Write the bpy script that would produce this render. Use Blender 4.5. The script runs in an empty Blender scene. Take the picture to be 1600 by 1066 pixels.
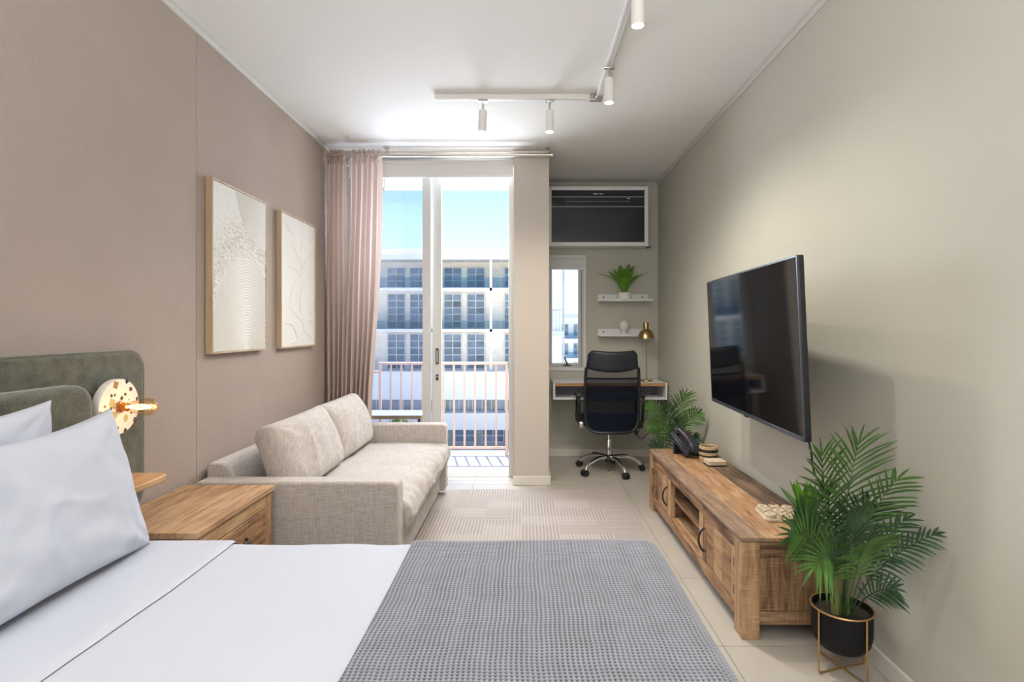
import bpy, bmesh, math, random
import numpy as np
from mathutils import Vector, Matrix, noise
from math import sin, cos, pi, radians, sqrt, hypot, exp

S = bpy.context.scene
C = S.collection
RNG = random.Random(11)

# ------------------------------------------------------------------ camera
EYE = 1.28
cam_d = bpy.data.cameras.new('camera'); cam = bpy.data.objects.new('camera', cam_d); C.objects.link(cam)
cam.location = (0, 0, EYE); cam.rotation_euler = (radians(90), 0, 0)
cam_d.sensor_width = 36.0; cam_d.lens = 867.0 / 1600 * 36
cam_d.shift_x = -20 / 1600; cam_d.shift_y = -19 / 1600
cam_d.clip_start = 0.02; cam_d.clip_end = 500
S.camera = cam
S.view_settings.view_transform = 'Standard'; S.view_settings.look = 'None'
S.view_settings.gamma = 1; S.view_settings.use_curve_mapping = False
S.view_settings.exposure = 1.08

# ------------------------------------------------------------------ sky, sun, added fill lights
SUN_EL, SUN_AZ = radians(64), radians(-12)          # azimuth measured from +Y towards +X
w = bpy.data.worlds.new('sky'); S.world = w; w.use_nodes = True
nt = w.node_tree; nt.nodes.clear()
sky = nt.nodes.new('ShaderNodeTexSky'); sky.sky_type = 'NISHITA'; sky.sun_disc = False
sky.sun_elevation = SUN_EL; sky.sun_rotation = SUN_AZ; sky.air_density = 1.0; sky.dust_density = 0.3; sky.ozone_density = 3.0
bgn = nt.nodes.new('ShaderNodeBackground'); bgn.inputs[1].default_value = 0.115
out = nt.nodes.new('ShaderNodeOutputWorld')
nt.links.new(sky.outputs[0], bgn.inputs[0]); nt.links.new(bgn.outputs[0], out.inputs[0])

sd = bpy.data.lights.new('sun', 'SUN'); sd.energy = 5.4; sd.angle = radians(0.6); sd.color = (1.0, 0.95, 0.88)
so = bpy.data.objects.new('sun', sd); C.objects.link(so)
sv = Vector((sin(SUN_AZ) * cos(SUN_EL), cos(SUN_AZ) * cos(SUN_EL), sin(SUN_EL)))
so.rotation_euler = sv.to_track_quat('Z', 'Y').to_euler(); so.location = (0, 10, 20)


def area(name, loc, target, sx, sy, e, col):
    d = bpy.data.lights.new(name, 'AREA'); d.shape = 'RECTANGLE'; d.size = sx; d.size_y = sy; d.energy = e; d.color = col
    o = bpy.data.objects.new(name, d); C.objects.link(o); o.location = loc
    o.rotation_euler = (Vector(loc) - Vector(target)).to_track_quat('Z', 'Y').to_euler()
    return o


area('room_fill', (-0.1, -1.3, 2.66), (-0.1, -1.0, 0), 2.4, 1.8, 6, (1.0, 0.975, 0.95))  # added fill from above, behind the camera, without a fixture
area('ceiling_bounce_fill', (-0.1, -0.8, 1.75), (-0.1, -0.6, 5), 1.6, 1.2, 50, (1.0, 0.985, 0.965))  # added fill aimed up to bounce off the ceiling, no lamp there
area('rear_fill', (-0.2, -2.5, 1.5), (-0.2, 3, 1.35), 2.4, 1.9, 13, (0.95, 0.975, 1.0))  # added fill before the solid rear wall, no window there
area('door_daylight_fill', (-0.80, 5.35, 2.05), (-0.60, 1.2, 0.3), 1.5, 0.90, 56, (0.86, 0.93, 1.0))  # added area light outside the door, strengthens the daylight coming in


# ------------------------------------------------------------------ materials
def new_mat(name):
    m = bpy.data.materials.new(name); m.use_nodes = True
    nt = m.node_tree; b = nt.nodes['Principled BSDF']
    return m, nt, b


def node(nt, t, **kw):
    n = nt.nodes.new(t)
    for k, v in kw.items():
        if k.startswith('i_'):
            n.inputs[int(k[2:])].default_value = v
        else:
            setattr(n, k, v)
    return n


def coords(nt, scale=(1, 1, 1), rnd=True, kind='Object'):
    tc = node(nt, 'ShaderNodeTexCoord'); mp = node(nt, 'ShaderNodeMapping'); mp.inputs['Scale'].default_value = scale
    nt.links.new(tc.outputs[kind], mp.inputs[0])
    if rnd:
        oi = node(nt, 'ShaderNodeObjectInfo'); mul = node(nt, 'ShaderNodeVectorMath', operation='SCALE')
        cb = node(nt, 'ShaderNodeCombineXYZ')
        for i in range(3): nt.links.new(oi.outputs['Random'], cb.inputs[i])
        nt.links.new(cb.outputs[0], mul.inputs[0]); mul.inputs['Scale'].default_value = 37.0
        nt.links.new(mul.outputs[0], mp.inputs['Location'])
    return mp.outputs[0]


def M(name, col, rough=0.5, metal=0.0, spec=0.5, var=0.0, vscale=(6, 6, 6), bump=0.0, bscale=(80, 80, 80), bdist=0.003, sheen=0.0, coat=0.0, detail=4.0, rnd=True):
    m, nt, b = new_mat(name)
    b.inputs['Base Color'].default_value = (*col, 1); b.inputs['Roughness'].default_value = rough
    b.inputs['Metallic'].default_value = metal; b.inputs['Specular IOR Level'].default_value = spec
    if sheen: b.inputs['Sheen Weight'].default_value = sheen
    if coat: b.inputs['Coat Weight'].default_value = coat
    if var:
        n = node(nt, 'ShaderNodeTexNoise'); n.inputs['Scale'].default_value = 1.0; n.inputs['Detail'].default_value = detail
        nt.links.new(coords(nt, vscale, rnd), n.inputs['Vector'])
        r = node(nt, 'ShaderNodeValToRGB')
        r.color_ramp.elements[0].position = 0.3; r.color_ramp.elements[1].position = 0.7
        r.color_ramp.elements[0].color = (*[c * (1 - var) for c in col], 1)
        r.color_ramp.elements[1].color = (*[min(1, c * (1 + var)) for c in col], 1)
        nt.links.new(n.outputs['Fac'], r.inputs[0]); nt.links.new(r.outputs[0], b.inputs['Base Color'])
    if bump:
        n = node(nt, 'ShaderNodeTexNoise'); n.inputs['Scale'].default_value = 1.0; n.inputs['Detail'].default_value = 3.0
        nt.links.new(coords(nt, bscale, rnd), n.inputs['Vector'])
        bp = node(nt, 'ShaderNodeBump'); bp.inputs['Strength'].default_value = bump; bp.inputs['Distance'].default_value = bdist
        nt.links.new(n.outputs['Fac'], bp.inputs['Height']); nt.links.new(bp.outputs[0], b.inputs['Normal'])
    return m


def weave(name, c1, c2, scale, rough=0.9, bump=0.5, var=0.12, sheen=0.25, slub=(14, 3.0)):
    """plain woven cloth: two crossed sets of slubby threads"""
    m, nt, b = new_mat(name)
    L = nt.links.new
    a = node(nt, 'ShaderNodeTexNoise'); a.inputs['Scale'].default_value = 1; a.inputs['Detail'].default_value = 3
    L(coords(nt, (slub[0] * 12, slub[1] * 4, slub[1] * 4)), a.inputs['Vector'])
    c = node(nt, 'ShaderNodeTexNoise'); c.inputs['Scale'].default_value = 1; c.inputs['Detail'].default_value = 3
    L(coords(nt, (slub[1] * 4, slub[0] * 12, slub[0] * 12)), c.inputs['Vector'])
    mx = node(nt, 'ShaderNodeMath', operation='ADD'); L(a.outputs['Fac'], mx.inputs[0]); L(c.outputs['Fac'], mx.inputs[1])
    r = node(nt, 'ShaderNodeMapRange'); r.inputs[1].default_value = 0.75; r.inputs[2].default_value = 1.25; L(mx.outputs[0], r.inputs[0])
    mix = node(nt, 'ShaderNodeMix', data_type='RGBA'); L(r.outputs[0], mix.inputs[0])
    mix.inputs[6].default_value = (*c1, 1); mix.inputs[7].default_value = (*c2, 1)
    L(mix.outputs[2], b.inputs['Base Color'])
    f = node(nt, 'ShaderNodeTexNoise'); f.inputs['Scale'].default_value = scale; f.inputs['Detail'].default_value = 2
    L(coords(nt), f.inputs['Vector'])
    ad = node(nt, 'ShaderNodeMath', operation='ADD'); L(f.outputs['Fac'], ad.inputs[0]); L(r.outputs[0], ad.inputs[1])
    bp = node(nt, 'ShaderNodeBump'); bp.inputs['Strength'].default_value = bump; bp.inputs['Distance'].default_value = 0.001
    L(ad.outputs[0], bp.inputs['Height']); L(bp.outputs[0], b.inputs['Normal'])
    b.inputs['Roughness'].default_value = rough; b.inputs['Sheen Weight'].default_value = sheen
    b.inputs['Specular IOR Level'].default_value = 0.2
    return m


def wood(name, dark, mid, light, axis, saw=0.5, rough=0.55, gs=5.0):
    """rough-sawn board: long grain along axis, faint saw marks across it, tone varies from board to board"""
    m, nt, b = new_mat(name); L = nt.links.new
    sc = [gs * 9] * 3; sc[axis] = gs * 0.9
    g = node(nt, 'ShaderNodeTexNoise'); g.inputs['Scale'].default_value = 1; g.inputs['Detail'].default_value = 6; g.inputs['Distortion'].default_value = 0.8
    L(coords(nt, sc), g.inputs['Vector'])
    sc2 = [gs * 40] * 3; sc2[axis] = gs * 2
    g2 = node(nt, 'ShaderNodeTexNoise'); g2.inputs['Scale'].default_value = 1; g2.inputs['Detail'].default_value = 3
    L(coords(nt, sc2), g2.inputs['Vector'])
    lo = node(nt, 'ShaderNodeTexNoise'); lo.inputs['Scale'].default_value = 5; lo.inputs['Detail'].default_value = 3
    L(coords(nt), lo.inputs['Vector'])
    ad = node(nt, 'ShaderNodeMath', operation='MULTIPLY_ADD'); L(g2.outputs['Fac'], ad.inputs[0]); ad.inputs[1].default_value = 0.3; L(g.outputs['Fac'], ad.inputs[2])
    ad2 = node(nt, 'ShaderNodeMath', operation='MULTIPLY_ADD'); L(lo.outputs['Fac'], ad2.inputs[0]); ad2.inputs[1].default_value = 0.35; L(ad.outputs[0], ad2.inputs[2])
    oi = node(nt, 'ShaderNodeObjectInfo')
    ad3 = node(nt, 'ShaderNodeMath', operation='MULTIPLY_ADD'); L(oi.outputs['Random'], ad3.inputs[0]); ad3.inputs[1].default_value = 0.34; L(ad2.outputs[0], ad3.inputs[2])
    r = node(nt, 'ShaderNodeValToRGB'); e = r.color_ramp.elements
    e[0].position = 0.0; e[0].color = (*dark, 1); e[1].position = 1.0; e[1].color = (*light, 1)
    k = e.new(0.5); k.color = (*mid, 1)
    mr = node(nt, 'ShaderNodeMapRange'); mr.inputs[1].default_value = 0.72; mr.inputs[2].default_value = 1.24; L(ad3.outputs[0], mr.inputs[0])
    L(mr.outputs[0], r.inputs[0])
    sc3 = [9] * 3; sc3[axis] = 260
    sw = node(nt, 'ShaderNodeTexNoise'); sw.inputs['Scale'].default_value = 1; sw.inputs['Detail'].default_value = 2; L(coords(nt, sc3), sw.inputs['Vector'])
    sr = node(nt, 'ShaderNodeMapRange'); sr.inputs[1].default_value = 0.55; sr.inputs[2].default_value = 0.75; sr.inputs[4].default_value = saw; L(sw.outputs['Fac'], sr.inputs[0])
    mix = node(nt, 'ShaderNodeMix', data_type='RGBA'); L(sr.outputs[0], mix.inputs[0]); L(r.outputs[0], mix.inputs[6])
    mix.inputs[7].default_value = (*[min(1, c * 1.25 + 0.05) for c in light], 1)
    L(mix.outputs[2], b.inputs['Base Color'])
    bp = node(nt, 'ShaderNodeBump'); bp.inputs['Strength'].default_value = 0.35; bp.inputs['Distance'].default_value = 0.002
    sb = node(nt, 'ShaderNodeMath', operation='ADD'); L(ad.outputs[0], sb.inputs[0]); L(sw.outputs['Fac'], sb.inputs[1])
    L(sb.outputs[0], bp.inputs['Height']); L(bp.outputs[0], b.inputs['Normal'])
    b.inputs['Roughness'].default_value = rough; b.inputs['Specular IOR Level'].default_value = 0.35
    return m


def emit(name, col, strength):
    m, nt, b = new_mat(name)
    b.inputs['Base Color'].default_value = (*col, 1); b.inputs['Emission Color'].default_value = (*col, 1); b.inputs['Emission Strength'].default_value = strength
    return m


def glass(name, tint, refl=1.0, rough=0.0):
    """thin pane: tinted see-through with a fresnel reflection"""
    m = bpy.data.materials.new(name); m.use_nodes = True; nt = m.node_tree; nt.nodes.clear(); L = nt.links.new
    t = node(nt, 'ShaderNodeBsdfTransparent'); t.inputs[0].default_value = (*tint, 1)
    g = node(nt, 'ShaderNodeBsdfGlossy'); g.inputs['Roughness'].default_value = rough
    f = node(nt, 'ShaderNodeFresnel'); f.inputs[0].default_value = 1.45
    k = node(nt, 'ShaderNodeMath', operation='MULTIPLY'); k.inputs[1].default_value = refl; L(f.outputs[0], k.inputs[0])
    mx = node(nt, 'ShaderNodeMixShader'); L(k.outputs[0], mx.inputs[0]); L(t.outputs[0], mx.inputs[1]); L(g.outputs[0], mx.inputs[2])
    o = node(nt, 'ShaderNodeOutputMaterial'); L(mx.outputs[0], o.inputs[0])
    return m


def sheer(name, col, through):
    """open-weave cloth: part of the light passes straight through the holes"""
    m = bpy.data.materials.new(name); m.use_nodes = True; nt = m.node_tree; nt.nodes.clear(); L = nt.links.new
    t = node(nt, 'ShaderNodeBsdfTransparent')
    g = node(nt, 'ShaderNodeBsdfDiffuse'); g.inputs[0].default_value = (*col, 1)
    mx = node(nt, 'ShaderNodeMixShader'); mx.inputs[0].default_value = 1 - through; L(t.outputs[0], mx.inputs[1]); L(g.outputs[0], mx.inputs[2])
    o = node(nt, 'ShaderNodeOutputMaterial'); L(mx.outputs[0], o.inputs[0])
    return m


def drape_mat(name, col, trans):
    """curtain cloth: diffuse front plus light glowing through"""
    m = bpy.data.materials.new(name); m.use_nodes = True; nt = m.node_tree; nt.nodes.clear(); L = nt.links.new
    d = node(nt, 'ShaderNodeBsdfDiffuse'); d.inputs[0].default_value = (*col, 1)
    t = node(nt, 'ShaderNodeBsdfTranslucent'); t.inputs[0].default_value = (*col, 1)
    n = node(nt, 'ShaderNodeTexNoise'); n.inputs['Scale'].default_value = 1; L(coords(nt, (500, 500, 60)), n.inputs['Vector'])
    bp = node(nt, 'ShaderNodeBump'); bp.inputs['Strength'].default_value = 0.25; bp.inputs['Distance'].default_value = 0.001
    L(n.outputs['Fac'], bp.inputs['Height']); L(bp.outputs[0], d.inputs['Normal'])
    mx = node(nt, 'ShaderNodeMixShader'); mx.inputs[0].default_value = trans; L(d.outputs[0], mx.inputs[1]); L(t.outputs[0], mx.inputs[2])
    o = node(nt, 'ShaderNodeOutputMaterial'); L(mx.outputs[0], o.inputs[0])
    return m


MAT = dict(
    wall_l=M('taupe_wallpaper', (0.41, 0.338, 0.298), 0.9, spec=0.1, bump=0.6, bscale=(140, 140, 60), bdist=0.004, var=0.03, vscale=(3, 3, 3)),
    wall_r=M('sage_beige_paint', (0.535, 0.525, 0.455), 0.75, spec=0.2, bump=0.15, bscale=(60, 60, 60), var=0.015, vscale=(2, 2, 2)),
    pier=M('warm_grey_paint', (0.56, 0.505, 0.45), 0.75, spec=0.2, bump=0.12, bscale=(60, 60, 60)),
    ceil=M('ceiling_white', (0.80, 0.80, 0.79), 0.85, spec=0.1),
    cornice=M('cornice_cream', (0.56, 0.55, 0.515), 0.6),
    skirt=M('skirting_white', (0.72, 0.69, 0.63), 0.4),
    tile=M('cream_porcelain', (0.49, 0.452, 0.40), 0.22, var=0.035, vscale=(5, 5, 5), bump=0.03, bscale=(30, 30, 30)),
    btile=M('grey_porcelain', (0.23, 0.24, 0.27), 0.4, var=0.05),
    grout=M('grout', (0.30, 0.275, 0.24), 0.9),
    alu=M('white_aluminium', (0.62, 0.62, 0.60), 0.35, spec=0.5),
    black=M('black_plastic', (0.012, 0.013, 0.016), 0.35),
    steel=M('brushed_steel', (0.62, 0.58, 0.53), 0.32, metal=1.0),
    chrome=M('chrome', (0.85, 0.85, 0.86), 0.08, metal=1.0),
    brass=M('aged_brass', (0.50, 0.37, 0.18), 0.3, metal=1.0),
    gold=M('gold_wire', (0.58, 0.36, 0.15), 0.35, metal=0.9),
    white=M('white_paint', (0.80, 0.80, 0.81), 0.4),
    whitem=M('matt_white_metal', (0.82, 0.80, 0.78), 0.45),
    ceramic=M('white_ceramic', (0.82, 0.81, 0.78), 0.5, bump=0.1),
    blind=M('blind_cloth', (0.74, 0.73, 0.71), 0.9, spec=0.1),
    linen=weave('oat_linen', (0.385, 0.337, 0.302), (0.57, 0.525, 0.49), 900, slub=(24, 5)),
    green=weave('green_chenille', (0.052, 0.053, 0.031), (0.125, 0.122, 0.080), 900, slub=(20, 6), bump=0.6, sheen=0.4),
    cotton=M('white_cotton', (0.535, 0.56, 0.635), 0.9, spec=0.1, bump=0.12, bscale=(9, 9, 9), bdist=0.02, sheen=0.1, rnd=False),
    curtain=drape_mat('blush_curtain', (0.62, 0.50, 0.435), 0.28),
    paper=M('plaster_relief', (0.74, 0.725, 0.69), 0.9, spec=0.1),
    oak=wood('pale_oak', (0.33, 0.22, 0.13), (0.44, 0.32, 0.20), (0.53, 0.41, 0.28), 2, 0.1, gs=2),
    mango_x=wood('mango_wood_x', (0.10, 0.050, 0.026), (0.31, 0.178, 0.095), (0.50, 0.335, 0.20), 0, 0.6),
    mango_y=wood('mango_wood_y', (0.10, 0.052, 0.028), (0.35, 0.190, 0.095), (0.52, 0.335, 0.185), 1, 0.35),
    mango_z=wood('mango_wood_z', (0.11, 0.056, 0.030), (0.37, 0.205, 0.102), (0.54, 0.35, 0.195), 2, 0.6),
    mango_yd=wood('weathered_mango_wood_y', (0.085, 0.050, 0.034), (0.215, 0.135, 0.088), (0.36, 0.25, 0.17), 1, 0.2),
    mango_zd=wood('dark_mango_wood_z', (0.060, 0.030, 0.016), (0.20, 0.108, 0.055), (0.40, 0.25, 0.14), 2, 0.7),
    slat=wood('bedside_shelf_wood', (0.38, 0.21, 0.10), (0.52, 0.31, 0.15), (0.62, 0.41, 0.22), 1, 0.05, 0.4),
    desk_wood=wood('desk_wood', (0.42, 0.22, 0.09), (0.52, 0.29, 0.13), (0.60, 0.36, 0.18), 0, 0.05, 0.4),
    game=M('pale_game_wood', (0.63, 0.52, 0.38), 0.6, var=0.08, vscale=(30, 30, 30)),
    iron=M('black_iron', (0.018, 0.017, 0.017), 0.5),
    screen=M('screen_glass', (0.004, 0.004, 0.006), 0.06, spec=0.35),
    ac_glass=M('dark_glass', (0.022, 0.030, 0.040), 0.05, spec=0.6),
    tvmetal=M('dark_tv_bezel', (0.09, 0.10, 0.12), 0.3, metal=0.7),
    leather=M('dark_navy_leatherette', (0.014, 0.018, 0.028), 0.45, bump=0.2, bscale=(150, 150, 150)),
    pot=M('matt_black_pot', (0.007, 0.007, 0.009), 0.55, spec=0.25),
    soil=M('dark_soil', (0.02, 0.015, 0.01), 1.0, bump=1.0),
    leaf=M('palm_leaf', (0.072, 0.165, 0.034), 0.45, var=0.45, vscale=(9, 9, 9)),
    leafd=M('palm_leaf_dark', (0.042, 0.098, 0.042), 0.45, var=0.4, vscale=(9, 9, 9)),
    stem=M('palm_stem', (0.16, 0.17, 0.05), 0.5, var=0.3),
    fern=M('fern_leaf', (0.15, 0.36, 0.03), 0.5, var=0.4, vscale=(12, 12, 12)),
    bulbglass=glass('amber_bulb_glass', (1.0, 0.88, 0.70), 0.35),
    pane=glass('door_glass', (0.93, 0.97, 0.985)),
    copper=M('copper_socket', (0.55, 0.22, 0.08), 0.25, metal=1.0),
    terrazzo=M('terrazzo_white', (0.76, 0.70, 0.65), 0.4, var=0.03),
    salmon=M('salmon_painted_steel', (0.80, 0.53, 0.44), 0.5),
)

# ------------------------------------------------------------------ mesh building
class MB:
    def __init__(s): s.v = []; s.f = []
    def add(s, v, f):
        o = len(s.v); s.v += [Vector(p) for p in v]; s.f += [tuple(i + o for i in q) for q in f]; return s
    def box(s, x0, x1, y0, y1, z0, z1):
        v = [(x0, y0, z0), (x1, y0, z0), (x1, y1, z0), (x0, y1, z0), (x0, y0, z1), (x1, y0, z1), (x1, y1, z1), (x0, y1, z1)]
        return s.add(v, [(3, 2, 1, 0), (4, 5, 6, 7), (0, 1, 5, 4), (1, 2, 6, 5), (2, 3, 7, 6), (3, 0, 4, 7)])
    def tube(s, pts, r, n=10, cap=True, closed=False):
        pts = [Vector(p) for p in pts]; k = len(pts); rs = r if isinstance(r, (list, tuple)) else [r] * k
        v = []; ref = None
        for i, p in enumerate(pts):
            if closed: t = (pts[(i + 1) % k] - pts[i - 1])
            else: t = pts[min(i + 1, k - 1)] - pts[max(i - 1, 0)]
            t.normalize()
            if ref is None:
                ref = t.orthogonal().normalized()
            ref = (ref - t * ref.dot(t)).normalized(); bi = t.cross(ref)
            for j in range(n):
                a = 2 * pi * j / n; v.append(p + (ref * cos(a) + bi * sin(a)) * rs[i])
        f = []
        for i in range(k if closed else k - 1):
            i2 = (i + 1) % k
            for j in range(n):
                f.append((i * n + j, i * n + (j + 1) % n, i2 * n + (j + 1) % n, i2 * n + j))
        if cap and not closed:
            f.append(tuple(reversed(range(n)))); f.append(tuple(range((k - 1) * n, k * n)))
        return s.add(v, f)
    def lathe(s, prof, c=(0, 0, 0), n=24, axis='z', caps=True):
        v = []; f = []; k = len(prof)
        for (r, h) in prof:
            for j in range(n):
                a = 2 * pi * j / n; x, y = r * cos(a), r * sin(a)
                p = {'z': (x, y, h), 'x': (h, x, y), 'y': (y, h, x)}[axis]
                v.append((p[0] + c[0], p[1] + c[1], p[2] + c[2]))
        for i in range(k - 1):
            for j in range(n):
                f.append((i * n + j, i * n + (j + 1) % n, (i + 1) * n + (j + 1) % n, (i + 1) * n + j))
        if caps:
            if prof[0][0] > 1e-5: f.append(tuple(reversed(range(n))))
            if prof[-1][0] > 1e-5: f.append(tuple(range((k - 1) * n, k * n)))
        return s.add(v, f)
    def prism(s, outline, axis, d0, d1):
        """outline: list of 2-D points in the plane across the axis"""
        n = len(outline)
        def P(a, b, d): return {0: (d, a, b), 1: (a, d, b), 2: (a, b, d)}[axis]
        v = [P(a, b, d0) for a, b in outline] + [P(a, b, d1) for a, b in outline]
        f = [tuple(reversed(range(n))), tuple(range(n, 2 * n))] + [(i, (i + 1) % n, n + (i + 1) % n, n + i) for i in range(n)]
        return s.add(v, f)
    def grid(s, fn, nu, nv, cu=False, cv=False):
        v = [fn(i / (nu if cu else nu - 1), j / (nv if cv else nv - 1)) for i in range(nu) for j in range(nv)]
        f = []
        for i in range(nu if cu else nu - 1):
            for j in range(nv if cv else nv - 1):
                f.append((i * nv + j, ((i + 1) % nu) * nv + j, ((i + 1) % nu) * nv + (j + 1) % nv, i * nv + (j + 1) % nv))
        return s.add(v, f)
    def rbox(s, c, d, r, n=6, fn=None):
        """rounded box, centre c, size d, edge radius r (scalar), n cells a face, fn deforms each point"""
        h = [x / 2 for x in d]; key = {}; v = []; f = []
        def vid(p):
            k = tuple(round(x, 5) for x in p)
            if k not in key:
                key[k] = len(v)
                q = Vector((p[0] * h[0], p[1] * h[1], p[2] * h[2]))
                inn = Vector([max(-h[i] + r, min(h[i] - r, q[i])) for i in range(3)])
                dv = q - inn
                if dv.length > 1e-9: q = inn + dv.normalized() * r
                q = q + Vector(c)
                v.append(fn(q) if fn else q)
            return key[k]
        # denser spacing near the edges
        def st(i): t = -1 + 2 * i / n; return math.copysign(1 - (1 - abs(t)) ** 1.35, t)
        ts = [st(i) for i in range(n + 1)]
        for ax in range(3):
            for sg in (-1, 1):
                for i in range(n):
                    for j in range(n):
                        def mk(a, b):
                            p = [0, 0, 0]; p[ax] = sg; p[(ax + 1) % 3] = a; p[(ax + 2) % 3] = b; return vid(tuple(p))
                        q = (mk(ts[i], ts[j]), mk(ts[i + 1], ts[j]), mk(ts[i + 1], ts[j + 1]), mk(ts[i], ts[j + 1]))
                        f.append(q if sg > 0 else tuple(reversed(q)))
        return s.add(v, f)
    def mesh(s, name, mat=None, smooth=True, ang=40, fix=False):
        me = bpy.data.meshes.new(name); me.from_pydata([tuple(p) for p in s.v], [], s.f)
        if fix:
            bm = bmesh.new(); bm.from_mesh(me); bmesh.ops.recalc_face_normals(bm, faces=bm.faces); bm.to_mesh(me); bm.free()
        if smooth: me.shade_smooth(); me.set_sharp_from_angle(angle=radians(ang))
        if mat: me.materials.append(MAT[mat] if isinstance(mat, str) else mat)
        me.update(); return me
    def build(s, name, mat, parent=None, smooth=True, bevel=0.0, seg=2, world=True, ang=40, fix=False, solid=0.0, sub=0):
        if world and parent:
            r = parent
            while r.parent: r = r.parent
            s.v = [p - r.location for p in s.v]
        o = bpy.data.objects.new(name, s.mesh(name, mat, smooth, ang, fix)); C.objects.link(o)
        if parent: o.parent = parent
        if solid:
            md = o.modifiers.new('solid', 'SOLIDIFY'); md.thickness = solid; md.offset = 0
        if bevel:
            md = o.modifiers.new('bevel', 'BEVEL'); md.width = bevel; md.segments = seg; md.limit_method = 'ANGLE'; md.angle_limit = radians(40)
        if sub:
            md = o.modifiers.new('sub', 'SUBSURF'); md.levels = sub; md.render_levels = sub
        return o


def B(*a): return MB().box(*a)

def thing(name, label, cat, loc=(0, 0, 0), rz=0.0, group=None):
    o = bpy.data.objects.new(name, None); C.objects.link(o); o.location = loc; o.rotation_euler = (0, 0, rz)
    o.empty_display_size = 0.05
    return tag(o, label, cat, group)

def tag(o, label, cat, group=None):
    o['label'] = label; o['category'] = cat
    if group: o['group'] = group
    return o

def struct(o): o['kind'] = 'structure'; return o

def stuff(o): o['kind'] = 'stuff'; return o

def dup(root, loc=None, rz=None, label=None):
    r = root.copy(); C.objects.link(r)
    if loc is not None: r.location = loc
    if rz is not None: r.rotation_euler = (0, 0, rz)
    if label: r['label'] = label
    for ch in list(root.children):
        c = ch.copy(); C.objects.link(c); c.parent = r
        for g in list(ch.children):
            d = g.copy(); C.objects.link(d); d.parent = c
    return r

def clone(o, parent, loc=(0, 0, 0), rot=(0, 0, 0), sc=(1, 1, 1)):
    c = o.copy(); C.objects.link(c); c.parent = parent; c.location = loc; c.rotation_euler = rot; c.scale = sc
    return c

def rrect(x0, x1, y0, y1, r, n=6):
    pts = []
    for cx, cy, a0 in ((x1 - r, y1 - r, 0), (x0 + r, y1 - r, 90), (x0 + r, y0 + r, 180), (x1 - r, y0 + r, 270)):
        for i in range(n + 1):
            a = radians(a0 + 90 * i / n); pts.append((cx + r * cos(a), cy + r * sin(a)))
    return pts

def bez(p0, p1, p2, n):
    p0, p1, p2 = Vector(p0), Vector(p1), Vector(p2)
    return [p0 * (1 - t) ** 2 + p1 * 2 * t * (1 - t) + p2 * t * t for t in [i / n for i in range(n + 1)]]

def smooth_path(pts, n=6):
    """Catmull-Rom through pts"""
    p = [Vector(q) for q in pts]; p = [p[0] * 2 - p[1]] + p + [p[-1] * 2 - p[-2]]; o = []
    for i in range(1, len(p) - 2):
        for k in range(n):
            t = k / n
            o.append(0.5 * ((2 * p[i]) + (-p[i - 1] + p[i + 1]) * t + (2 * p[i - 1] - 5 * p[i] + 4 * p[i + 1] - p[i + 2]) * t * t + (-p[i - 1] + 3 * p[i] - 3 * p[i + 1] + p[i + 2]) * t ** 3))
    o.append(p[-2]); return o

def fbm(x, y, z, o=3):
    return noise.fractal(Vector((x, y, z)), 1.0, 2.0, o)

# ================================================================== THE ROOM
XL, XR, ZC = -1.60, 1.335, 2.75
YB, YD, YA = -2.6, 4.80, 5.57      # rear wall, door line, alcove wall
PX0, PX1, PY = -0.09, 0.20, 4.55   # pier between door and alcove

floor = struct(MB().box(XL - .15, XR + .15, YB - .15, YD + .04, -.12, -.004).box(PX0, XR + .15, YD + .04, YA + .15, -.12, -.004).build('floor', 'grout'))
tile_cache = {}
def lay_tiles(parent, mat, x0, x1, y0, y1, jx, jy, p, top=0.0, holes=()):
    i0 = math.floor((x0 - jx) / p); j0 = math.floor((y0 - jy) / p); g = 0.0018
    for i in range(i0, i0 + 40):
        for j in range(j0, j0 + 40):
            a0, a1 = max(x0, jx + i * p), min(x1, jx + (i + 1) * p); b0, b1 = max(y0, jy + j * p), min(y1, jy + (j + 1) * p)
            if a1 - a0 < .02 or b1 - b0 < .02: continue
            dx, dy = round(a1 - a0, 4), round(b1 - b0, 4); k = (mat, dx, dy)
            if k not in tile_cache:
                tile_cache[k] = B(-dx / 2 + g, dx / 2 - g, -dy / 2 + g, dy / 2 - g, -.006, 0).mesh('tile', mat)
            o = bpy.data.objects.new('tile', tile_cache[k]); C.objects.link(o); o.parent = parent; o.location = ((a0 + a1) / 2, (b0 + b1) / 2, top)
lay_tiles(floor, 'tile', XL, XR, 0.0, PY, 0.80, 3.457, 0.61)
lay_tiles(floor, 'tile', XL, PX0, PY, YD + .03, 0.80, 3.457, 0.61)
lay_tiles(floor, 'tile', PX1, XR, PY, YA, 0.80, 3.457, 0.61)
lay_tiles(floor, 'tile', XL, XR, YB, 0.0, 0.80, -0.2, 0.61)

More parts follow.
